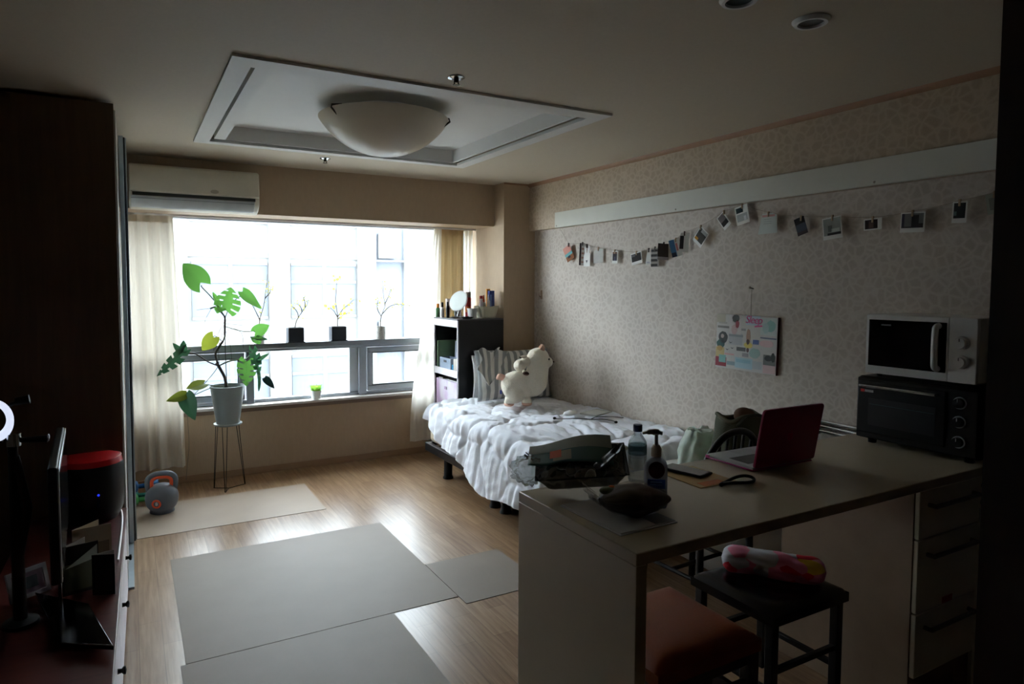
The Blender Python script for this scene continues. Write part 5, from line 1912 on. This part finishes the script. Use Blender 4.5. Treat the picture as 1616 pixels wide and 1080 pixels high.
# y, z(centre), w, h, roll(deg), yaw(deg), look, label
PH = [
    (4.452, 1.815, .085, .125, -28, 10, 'sunset', 'orange, pink and teal postcard pegged at the far end of the photo string'),
    (4.262, 1.80, .05, .175, 2, 48, 'darkside', 'white card with dark spotted edge, second on the string from the far end'),
    (4.205, 1.785, .075, .165, 0, 5, 'bunny', 'white rabbit shaped card with two ears pegged on the photo string'),
    (4.060, 1.78, .085, .115, 0, 22, 'blank', 'blank white card on the string just right of the rabbit shaped card'),
    (3.863, 1.762, .062, .092, 2, 0, 'night', 'small white bordered photo hanging straight, with brown tint at its top'),
    (3.625, 1.745, .112, .082, -10, 0, 'skew', 'black landscape photo with white border at the lowest dip of the string'),
    (3.500, 1.75, .05, .105, 0, 14, 'white', 'narrow white card beside the black striped card at the string dip'),
    (3.437, 1.745, .075, .13, 0, 0, 'combs', 'card with four dark bars hanging at the dip of the string'),
    (3.354, 1.78, .09, .11, 3, 76, 'edge', 'dark photo turned edge on, left of the blue card'),
    (3.243, 1.80, .068, .115, -14, 34, 'blue', 'tilted blue and white card rising from the dip of the string'),
    (3.165, 1.832, .06, .125, 3, 32, 'half', 'white card with a black left half, left of the diamond tilted photo'),
    (3.028, 1.858, .088, .106, 40, 0, 'amber', 'square photo tilted like a diamond with an amber corner'),
    (2.845, 1.943, .062, .10, -40, 0, 'grey', 'small grey photo tilted steeply left of the white note'),
    (2.710, 1.968, .092, .11, -12, 0, 'note', 'white card with a small dark picture at its top, under the board'),
    (2.527, 1.902, .135, .115, 0, 0, 'letter', 'wide pale paper with a pink top edge and faint lines'),
    (2.320, 1.872, .062, .095, -18, 0, 'darkblue', 'dark blue photo without border, tilted on the string'),
    (2.140, 1.848, .105, .112, -6, 0, 'beach', 'square grey photo with a white boat shape and white border'),
    (1.930, 1.851, .088, .056, -2, 0, 'brown', 'small wide photo with a dark brown picture and white border'),
    (1.745, 1.845, .108, .092, 2, 0, 'window', 'wide photo of a dark figure at a window with white border'),
    (1.550, 1.872, .058, .092, 2, 0, 'black', 'tall photo with a black picture and white border nearest the camera in full'),
    (1.421, 1.895, .05, .085, -8, 20, 'sliver', 'pale card half hidden by the dark wall end at the near end of the string'),
]


def photo(y, z, w, h, roll, yaw, look, label):
    t = thing('photo', label, 'photo', (WX, y, z), (0, radians(roll), radians(-90 + yaw)), card_g)
    pw = M['photo_white']

    def sheet(poly, m=pw, nm='paper'):
        return MB().prism(poly, -.0006, .0006).build(nm, m, t, local=True, smooth=0)

    def rect(x0, x1, z0, z1, c, nm='picture', lift=.0006):
        return MB().bx(x0, x1, -.0008 - lift, -.0006, z0, z1).build(nm, flat(c, .8), t, local=True, smooth=0)
    R = [(-w / 2, -h / 2), (w / 2, -h / 2), (w / 2, h / 2), (-w / 2, h / 2)]
    b = .006
    full = (-w / 2 + b, w / 2 - b, -h / 2 + .02, h / 2 - b)
    if look == 'sunset':
        sheet(R, flat((196, 132, 96)))
        rect(-w / 2, w / 2, -h / 2, -.02, (150, 96, 60))
        rect(-w / 2, w / 2, -.02, .005, (110, 172, 178))
        rect(-w / 2, w / 2, .005, h / 2, (214, 150, 136))
        rect(-.02, .01, -.04, -.02, (60, 50, 60), lift=.001)
    elif look == 'darkside':
        sheet(R)
        rect(-w / 2, -w / 2 + .014, -h / 2, h / 2, (60, 44, 50))
        for k in range(4):
            rect(-.008, .012, -.07 + k * .035, -.055 + k * .035, (186, 150, 140))
    elif look == 'bunny':
        e = h / 2
        sheet([(-w / 2, -e), (w / 2, -e), (w / 2, e - .07), (w * .32, e - .055), (w * .42, e - .01), (w * .30, e), (w * .14, e - .04), (w * .05, e - .06), (-w * .06, e - .06), (-w * .14, e - .03), (-w * .26, e), (-w * .36, e - .02), (-w * .26, e - .06), (-w / 2, e - .085)])
        MB().prism([(-.012, -.035), (.012, -.035), (0, -.058)], -.0014, -.0006).build('nose_print', flat((90, 88, 96)), t, local=True)
    elif look == 'blank':
        sheet([(-w / 2, -h / 2), (w / 2, -h / 2 + .004), (w / 2, h / 2), (-w * .3, h / 2 - .01), (-w / 2, h / 2 - .03)])
        rect(-w / 2 + .004, w / 2 - .004, -h / 2 + .008, -h / 2 + .010, (190, 192, 196))
    elif look in ('night', 'skew', 'black', 'brown', 'window', 'beach', 'amber', 'grey'):
        if look == 'brown':
            full = (-w / 2 + b, w / 2 - .02, -h / 2 + b, h / 2 - b)
        sheet(R)
        c = dict(night=(44, 36, 44), skew=(28, 24, 26), black=(18, 20, 26), brown=(40, 26, 22), window=(110, 112, 112), beach=(140, 146, 142), amber=(60, 58, 54), grey=(120, 110, 110))[look]
        rect(*full, c)
        x0, x1, z0, z1 = full
        m_ = (x0 + x1) / 2
        if look == 'night':
            rect(x0, x1, z1 - .015, z1, (110, 76, 60), lift=.001)
            rect(m_ - .008, m_ + .012, z0, z0 + .03, (70, 66, 90), lift=.001)
        if look == 'skew':
            rect(x0, x0 + .04, z1 - .02, z1, (90, 88, 90), lift=.001)
        if look == 'black':
            rect(x0, x0 + .012, z0 + .012, z0 + .03, (90, 110, 110), lift=.001)
        if look == 'brown':
            rect(m_ - .012, m_ + .012, z0 + .004, z1 - .006, (80, 56, 48), lift=.001)
        if look == 'window':
            rect(m_ - .004, m_ + .028, z0, z1 - .008, (24, 22, 24), lift=.001)
            rect(x0, x0 + .012, z0, z1, (40, 38, 60), lift=.001)
            rect(m_ + .012, x1, z0, z0 + .02, (30, 28, 30), lift=.0014)
            rect(x0, m_, z0, z0 + .006, (40, 38, 40), lift=.0014)
        if look == 'beach':
            rect(x0 + .02, x1, z0, z0 + .012, (30, 30, 32), lift=.001)
            rect(m_ - .004, x1 - .006, z0 + .014, z0 + .032, (196, 204, 198), lift=.001)
            rect(m_ - .022, m_, z0 + .018, z0 + .05, (96, 100, 98), lift=.001)
        if look == 'amber':
            rect(x0, x0 + .03, z0, z0 + .018, (196, 140, 40), lift=.001)
            rect(x0 + .02, x1, z1 - .02, z1, (170, 170, 166), lift=.001)
        if look == 'grey':
            rect(x0, x1, z0, z0 + .03, (34, 30, 30), lift=.001)
    elif look == 'white':
        sheet([(-w / 2, -h / 2), (w / 2, -h / 2 + .006), (w * .2, h / 2), (-w * .2, h / 2)])
        rect(-w * .3, w * .2, -h / 2 + .012, -h / 2 + .02, (190, 190, 200))
    elif look == 'combs':
        sheet(R, flat((120, 112, 104)))
        for k in range(4):
            rect(-w / 2, w / 2 - .012, -h / 2 + .004 + k * .033, -h / 2 + .021 + k * .033, (30, 24, 24))
    elif look == 'edge':
        sheet(R, flat((60, 52, 50)))
        rect(-w / 2, w / 2, -h / 2, -h / 2 + .02, (200, 200, 206))
    elif look == 'blue':
        sheet(R)
        rect(-w / 2, 0, -h / 2, h / 2, (70, 120, 170))
        rect(-w / 2, -.004, -h / 2, -h / 2 + .03, (24, 34, 60), lift=.001)
        rect(.004, .016, -.02, .03, (200, 130, 130), lift=.001)
    elif look == 'half':
        sheet(R)
        rect(-w / 2, -w * .08, -h / 2 + .02, h / 2 - .02, (30, 28, 32))
    elif look == 'note':
        sheet(R)
        rect(-w / 2 + .008, w * .12, h / 2 - .04, h / 2 - .01, (36, 60, 66))
        rect(-w / 2 + .008, w / 2 - .01, -h / 2 + .018, h / 2 - .048, (176, 182, 182))
        rect(w * .12, w * .3, -h / 2 + .02, -h / 2 + .045, (214, 218, 220), lift=.001)
    elif look == 'letter':
        sheet([(-w / 2, -h / 2), (w * .45, -h / 2 + .003), (w * .40, h / 2 - .012), (w * .2, h / 2), (-w * .3, h / 2)], flat((196, 204, 198)))
        rect(-w * .30, w * .32, h / 2 - .02, h / 2 - .008, (200, 150, 146))
        for k in range(3):
            rect(-w * .22, w * .15, h / 2 - .034 - k * .012, h / 2 - .032 - k * .012, (150, 156, 154))
    elif look == 'darkblue':
        sheet(R, flat((38, 44, 66)))
        rect(-w / 2, w / 2, h / 2 - .035, h / 2, (26, 24, 28))
        rect(-w / 2, w / 2, -h / 2, -h / 2 + .018, (54, 40, 44))
    elif look == 'sliver':
        sheet(R, flat((170, 176, 166)))
        rect(-w * .3, w * .3, -h * .3, h * .3, (140, 146, 140))
    # little peg at the top, upright whatever the tilt
    rr = radians(roll)
    top = h / 2 * abs(cos(rr)) + w / 2 * abs(sin(rr)) * (.9 if abs(roll) > 20 else .2)
    P = Matrix.Rotation(-rr, 4, 'Y') @ Matrix.Translation((0, 0, top - .004))
    dark = look in ('sunset', 'darkside', 'bunny', 'white', 'edge', 'half', 'combs')
    MB().bx(-.004, .004, -.006, .006, -.016, .014, P).build('peg', M['clipd'] if dark else M['clipw'], t, local=True, bevel=.001)
    return P, t


nodes = []
for p in PH:
    P, t = photo(*p)
    q = wmat(t) @ P @ V((0, 0, .010))
    nodes.append((q.y, q.z))
nodes.sort(reverse=True)
st = [V((3.150, 4.56, 2.03))] + [V((WX + .004, y, z)) for y, z in nodes] + [V((WX + .004, 1.2, 2.0))]
line = []
for i in range(len(st) - 1):
    a, b = st[i], st[i + 1]
    for k in range(6):
        u = k / 6
        q = a.lerp(b, u)
        q.z -= .10 * (a - b).length * u * (1 - u)
        line.append(q)
line.append(st[-1])
tag(MB().tube(line, .0012, 5).build('photo_string', M['string']), 'thin string sagging along the right wall with photographs pegged on it', 'string')

hk = thing('wall_hook', 'tiny tan hook on the right wall beside the column', 'hook', (3.2, 4.90, 1.47))
MB().bx(3.192, 3.1995, 4.888, 4.912, 1.43, 1.51).build('plate', flat((150, 128, 104)), hk, bevel=.003)
MB().tube(spline([(3.192, 4.90, 1.455), (3.178, 4.90, 1.452), (3.172, 4.90, 1.468)], 4), .004, 8).build('prong', flat((150, 128, 104)), hk)


# ================================================================ collage board
def collage():
    y0, y1, z0, z1 = 2.462, 2.878, 1.050, 1.378
    cy, cz = (y0 + y1) / 2, (z0 + z1) / 2
    t = thing('collage_board', 'square board of magazine cuttings hanging from a nail on the right wall', 'board', (3.182, cy, cz), (0, radians(1.2), radians(-90 + 3)))
    w, h = (y1 - y0), (z1 - z0)
    MB().bx(-w / 2, w / 2, -.012, .010, -h / 2, h / 2).build('canvas', flat((206, 204, 200)), t, local=True, bevel=.001)
    MB().bx(w / 2 - .001, w / 2 + .001, -.011, .009, -h / 2, h / 2).build('painted_edge', flat((96, 40, 36)), t, local=True, smooth=0)
    nail = thing('nail', 'small dark nail with a cord in the right wall over the collage', 'nail', (3.19, 2.645, 1.535))
    MB().tube([(3.1995, 2.645, 1.535), (3.170, 2.645, 1.541)], .0035, 8).build('shank', M['bronze'], nail)
    MB().lathe([(0, 0), (.008, 0), (.007, .003), (0, .003)], (3.171, 2.645, 1.541), 14, Matrix.Rotation(-pi / 2, 3, 'Y')).build('head', M['bronze'], nail)
    MB().tube([(.024, -.004, h / 2 - .002), (.024, -.006, h / 2 + .155)], .0018, 6).build('hanging_cord', M['string'], t, local=True)
    f = -.0122

    def cut(x0, x1, za, zb, c, k=1, sk=0.):
        """u from the left 0..1, v from the top 0..1"""
        X = lambda u: -w / 2 + u * w
        Z = lambda v: h / 2 - v * h
        poly = [(X(x0), Z(zb)), (X(x1), Z(zb) + sk), (X(x1), Z(za)), (X(x0), Z(za) - sk * .5)]
        MB().prism(poly, f - .0004 * k, f).build('cutting', flat(c, .5), t, local=True, smooth=0)

    def blob(u, v, ru, rv, c, k=2, n=18, j=.2, s=0):
        poly = []
        for i in range(n):
            a = 2 * pi * i / n
            r = 1 + j * noise.noise(V((cos(a) * 2, sin(a) * 2, s)))
            poly.append((-w / 2 + u * w + ru * w * r * cos(a), h / 2 - v * h + rv * h * r * sin(a)))
        MB().prism(poly, f - .0004 * k, f).build('cutting', flat(c, .5), t, local=True, smooth=0)
    cut(.0, .15, .0, .16, (186, 180, 160))
    cut(.22, .42, .0, .36, (214, 208, 206))
    blob(.33, .07, .06, .07, (60, 58, 58), 3, s=1)
    blob(.36, .17, .03, .07, (150, 50, 66), 4, s=2)
    blob(.31, .27, .05, .09, (206, 178, 178), 3, s=3)
    cut(.02, .22, .22, .26, (130, 126, 122), 2)
    cut(.04, .18, .15, .18, (180, 176, 170), 2)
    blob(.12, .43, .08, .11, (54, 58, 58), 2, s=4)
    blob(.11, .41, .028, .04, (190, 176, 168), 3, s=5)
    blob(.08, .56, .07, .09, (40, 90, 84), 2, s=6)
    cut(.0, .15, .62, .80, (206, 186, 128), 1)
    blob(.07, .64, .05, .05, (196, 160, 96), 3, s=7)
    cut(.0, .19, .80, .97, (150, 44, 62), 1)
    cut(.06, .18, .76, .90, (130, 186, 182), 2)
    cut(.22, .45, .34, .55, (184, 186, 190), 1)
    cut(.22, .46, .36, .40, (150, 156, 162), 2)
    cut(.50, .73, .0, .17, (196, 214, 226), 1)
    cut(.43, .50, .24, .28, (150, 150, 150), 2)
    blob(.55, .38, .035, .14, (176, 140, 118), 2, s=8)
    blob(.545, .47, .025, .05, (90, 56, 46), 3, s=9)
    blob(.55, .53, .07, .055, (226, 206, 110), 2, s=10)
    cut(.625, .72, .42, .50, (84, 104, 164), 2)
    cut(.74, .99, .02, .32, (204, 216, 212), 1)
    blob(.90, .16, .07, .10, (140, 186, 182), 2, s=11)
    blob(.82, .20, .05, .09, (180, 206, 204), 3, s=12)
    cut(.74, .99, .36, .385, (96, 104, 130), 2)
    blob(.84, .47, .11, .06, (222, 190, 192), 2, s=13)
    blob(.66, .66, .09, .09, (158, 184, 180), 2, s=14)
    cut(.36, .51, .58, .65, (104, 100, 100), 2)
    cut(.46, .56, .68, .745, (150, 144, 146), 2)
    blob(.545, .62, .02, .04, (90, 60, 60), 3, s=15)
    for u, v in ((.20, .645), (.285, .61), (.255, .51)):
        MB().prism([(-w / 2 + (u - .03) * w, h / 2 - (v - .01) * h), (-w / 2 + u * w, h / 2 - (v + .02) * h), (-w / 2 + (u + .035) * w, h / 2 - (v - .015) * h), (-w / 2 + (u + .004) * w, h / 2 - (v + .002) * h)], f - .0008, f).build('cutting', flat((66, 66, 72)), t, local=True, smooth=0)
    cut(.16, .32, .72, .745, (222, 168, 168), 2)
    cut(.34, .63, .77, .96, (176, 206, 214), 1)
    cut(.36, .60, .80, .86, (150, 192, 206), 2)
    cut(.63, .78, .80, .94, (186, 194, 196), 1)
    cut(.80, .99, .66, .84, (120, 122, 118), 1)
    blob(.88, .72, .06, .05, (60, 62, 60), 2, s=16)
    blob(.95, .70, .03, .08, (50, 60, 50), 3, s=17)
    cut(.80, .99, .84, .985, (214, 186, 186), 1)
    cut(.20, .34, .86, .93, (150, 170, 178), 2)
    text_obj('Sleep', .062, t, V((.125 * w + .0, f - .0018, h / 2 - .075 * h)), Euler((radians(90), 0, 0)), flat((206, 60, 130)), 'lettering', .0008, .25, spacing=.86)
    MB().prism([(.15 * w, h / 2 - .17 * h), (.26 * w, h / 2 - .155 * h), (.27 * w, h / 2 - .18 * h), (.14 * w, h / 2 - .20 * h)], f - .0016, f).build('underline', flat((206, 60, 130)), t, local=True)


collage()


# ================================================================ television corner at the left
def tv_corner():
    ang = radians(-1.05)
    zt = .45
    t = thing('tv_cabinet', 'low red brown cabinet with white drawer fronts along the left edge', 'cabinet', (-.061, 2.60, 0), (0, 0, ang))
    # local x = depth (negative into the wall), y along the room
    ya, yb, d = -.95, 1.07, -.40
    c = MB().bx(d, -.018, ya, ya + .02, 0, zt - .022).bx(d, -.018, yb - .02, yb, 0, zt - .022).bx(d, d + .012, ya + .02, yb - .02, 0, zt - .022)
    c.bx(d + .012, -.018, ya + .02, yb - .02, .04, .056)
    c.build('carcass', M['red_wood'], t, local=True, smooth=0, bevel=.001)
    MB().bx(d - .004, .004, ya - .004, yb + .002, zt - .022, zt).build('top_panel', M['red_wood'], t, local=True, bevel=.002)
    n = 4
    for i in range(n):
        a, b = ya + .004 + i * (yb - ya) / n, ya + (i + 1) * (yb - ya) / n - .004
        f = MB().bx(-.017, .0, a, b, .045, zt - .028).build('drawer', M['shelf_white'], t, local=True, bevel=.002)
        MB().lathe([(0, 0), (.009, 0), (.007, .012), (.013, .018), (.013, .024), (0, .027)], (.0, (a + b) / 2, .29), 18, Matrix.Rotation(pi / 2, 3, 'Y')).build('knob', M['black'], f, local=True)

    tv = thing('television', 'flat dark television seen almost edge on at the left edge', 'television', (-.196, 2.30, zt + .0135), (0, 0, radians(2.6)))
    MB().bx(-.03, -.004, 0, .66, .19, .545).build('housing', M['black'], tv, local=True, bevel=.006)
    MB().bx(-.006, .0, .003, .657, .195, .541).build('bezel', mat('bezel_silver', (214, 220, 224), .3, metal=.5), tv, local=True, bevel=.002)
    MB().bx(-.001, .0012, .012, .648, .208, .530).build('screen', M['black_gloss'], tv, local=True, smooth=0)
    MB().bx(-.026, -.014, .29, .37, .0, .22).build('neck', M['chrome'], tv, local=True, bevel=.003)
    MB().prism([(-.085, -.16), (.15, -.06), (.10, .34), (-.13, .38)], -.0, -.0, Matrix.Identity(4))if False else None
    base = MB()
    P = [(-.10, .44), (.06, .25), (.125, -.10), (-.01, .0)]
    base.add([(x, y, .0) for x, y in P] + [(x, y, .012) for x, y in P], [(3, 2, 1, 0), (4, 5, 6, 7), (0, 1, 5, 4), (1, 2, 6, 5), (2, 3, 7, 6), (3, 0, 4, 7)])
    b = base.build('base_plate', M['black_gloss'], tv, local=True, bevel=.002)
    MB().tube([(-.008, .002, .013), (.123, -.096, .013)], .0022, 8).build('base_edge', M['chrome'], b, local=True)

    pf = thing('air_purifier', 'black rounded air purifier with a red top on the low cabinet', 'air purifier', (-.180, 3.545, zt + .001), (0, 0, radians(0)))
    MB().lathe([(0, 0), (.085, 0), (.11, .012), (.132, .06), (.138, .14), (.138, .255), (.134, .275), (0, .275)], n=56).build('body', M['black'], pf, local=True, smooth=60)
    MB().lathe([(0, .275), (.134, .275), (.128, .300), (.10, .306), (0, .307)], n=56).build('lid', flat((190, 24, 28), .25), pf, local=True, smooth=60)
    MB().ell((.035, -.134, .15), (.005, .004, .005), 12, 8).build('indicator_light', emis('blue_led', (40, 60, 255), .8), pf, local=True)
    MB().bx(.030, .040, -.1395, -.136, .09, .14).build('light_strip', flat((30, 46, 70), .2), pf, local=True, bevel=.001)

    g = 'cards standing on the low cabinet'
    for i, (x, y, w, h, ry, c, lb, ins) in enumerate((
            (-.178, 2.72, .115, .175, 14, (26, 26, 24), 'dark folded card with a landscape picture before the television, nearest the screen', (66, 70, 52)),
            (-.105, 2.66, .075, .145, -20, (24, 24, 26), 'small dark standing card nearest the cabinet front edge', (52, 60, 48)),
            (-.150, 2.93, .13, .165, 10, (176, 160, 136), 'beige framed card standing behind the two dark cards on the cabinet', (120, 104, 84)))):
        k = thing('greeting_card', lb, 'card', (x, y, zt + .0005), (0, 0, radians(ry)), g)
        MB().bx(-w / 2, w / 2, -.0012, .0012, 0, h).build('front_leaf', flat(c, .3), k, local=True, smooth=0)
        MB().bx(-w / 2 + .008, w / 2 - .008, -.0018, -.0011, .012, h * .62).build('picture', flat(ins, .35), k, local=True, smooth=0)
        Mx = Matrix.Translation((-w / 2, 0, 0)) @ Matrix.Rotation(radians(38), 4, 'Z')
        MB().bx(0, w * .95, -.0012, .0012, 0, h, Mx).build('back_leaf', flat((170, 168, 160) if i < 2 else c, .5), k, local=True, smooth=0)
        if i == 0:
            MB().prism([(-w / 2 + .012, h * .55), (w / 2 - .004, h * .93), (w / 2 - .004, h * .66)], -.0026, -.0018).build('pale_triangle', flat((176, 184, 176)), k, local=True, smooth=0)

    k = thing('picture_frame', 'white picture frame leaning behind the television base on the cabinet', 'picture frame', (-.330, 2.76, zt + .002), (radians(-18), 0, radians(34)))
    w_, h_ = .13, .10
    fr = MB().bx(-w_ / 2, w_ / 2, -.006, .006, 0, .014).bx(-w_ / 2, w_ / 2, -.006, .006, h_ - .014, h_).bx(-w_ / 2, -w_ / 2 + .014, -.006, .006, .014, h_ - .014).bx(w_ / 2 - .014, w_ / 2, -.006, .006, .014, h_ - .014)
    fr.build('frame', flat((206, 212, 228)), k, local=True, smooth=0)
    MB().bx(-w_ / 2 + .013, w_ / 2 - .013, -.002, .002, .013, h_ - .013).build('picture', flat((170, 150, 176)), k, local=True, smooth=0)
    MB().bx(-.01, .03, -.003, -.0015, .03, .07).build('figure', flat((110, 120, 130)), k, local=True, smooth=0)

    cb = MB().tube(spline([(-.078, 3.66, zt + .006), (-.060, 3.60, zt + .006), (-.056, 3.40, zt + .005), (-.064, 3.05, zt + .005), (-.066, 2.96, zt + .005)], 6), .0045, 8)
    tag(cb.build('cable', M['white']), 'white cable lying along the front edge of the low cabinet', 'cable')
    sm = thing('compact_disc', 'silver disc lying at the foot of the air purifier', 'disc', (-.165, 3.355, zt + .001))
    MB().lathe([(.008, 0), (.05, 0), (.05, .0014), (.008, .0014)], n=40, cap0=False, cap1=False).build('disc', flat((140, 132, 118), .2), sm, local=True)
    MB().lathe([(.008, .0015), (.02, .0015), (.02, .0018), (.008, .0018)], n=30, cap0=False, cap1=False).build('hub_ring', flat((90, 86, 80), .2), sm, local=True)

    # stand with ring; the white ring is given its own emission
    s = thing('ring_stand', 'black stand with a glowing white ring and two grips at the left edge', 'stand', (-.335, 2.55, zt + .001))
    MB().lathe([(0, 0), (.052, 0), (.05, .012), (.018, .02), (0, .02)], n=32).build('foot', M['black'], s, local=True)
    MB().tube([(0, 0, .02), (-.004, 0, .60)], [.02, .014], 14).build('post', M['black'], s, local=True)
    MB().tube([(-.0, 0, .22), (.028, .0, .38), (-.002, 0, .55)], .016, 10).build('brace', M['black'], s, local=True)
    MB().lathe([(0, -.02), (.02, -.02), (.02, .02), (0, .02)], (0, 0, .605), 20).build('clamp', M['chrome'], s, local=True)
    MB().tube([(.012, 0, .602), (.09, 0, .598)], [.0075, .012], 12).build('lower_grip', M['black'], s, local=True)
    MB().ell((.092, 0, .602), (.004, .012, .012), 12, 8).build('grip_end', M['alu'], s, local=True)
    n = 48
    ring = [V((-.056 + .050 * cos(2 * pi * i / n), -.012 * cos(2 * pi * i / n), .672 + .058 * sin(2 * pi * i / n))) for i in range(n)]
    MB().tube(ring, [.010 + .004 * max(0, -sin(2 * pi * i / n)) for i in range(n)], 12, closed=True).build('white_ring', emis('ring_glow', (214, 222, 244), .75), s, local=True, smooth=180)
    MB().tube([(-.036, 0, .60), (-.036, 0, .62)], .008, 10).build('ring_socket', M['black'], s, local=True)
    MB().tube([(-.02, 0, .71), (.012, 0, .725), (.018, 0, .727)], .006, 10).build('upper_arm', M['black'], s, local=True)
    MB().tube([(.008, 0, .726), (.045, 0, .732)], [.013, .0145], 14).build('upper_grip', M['black'], s, local=True)


tv_corner()
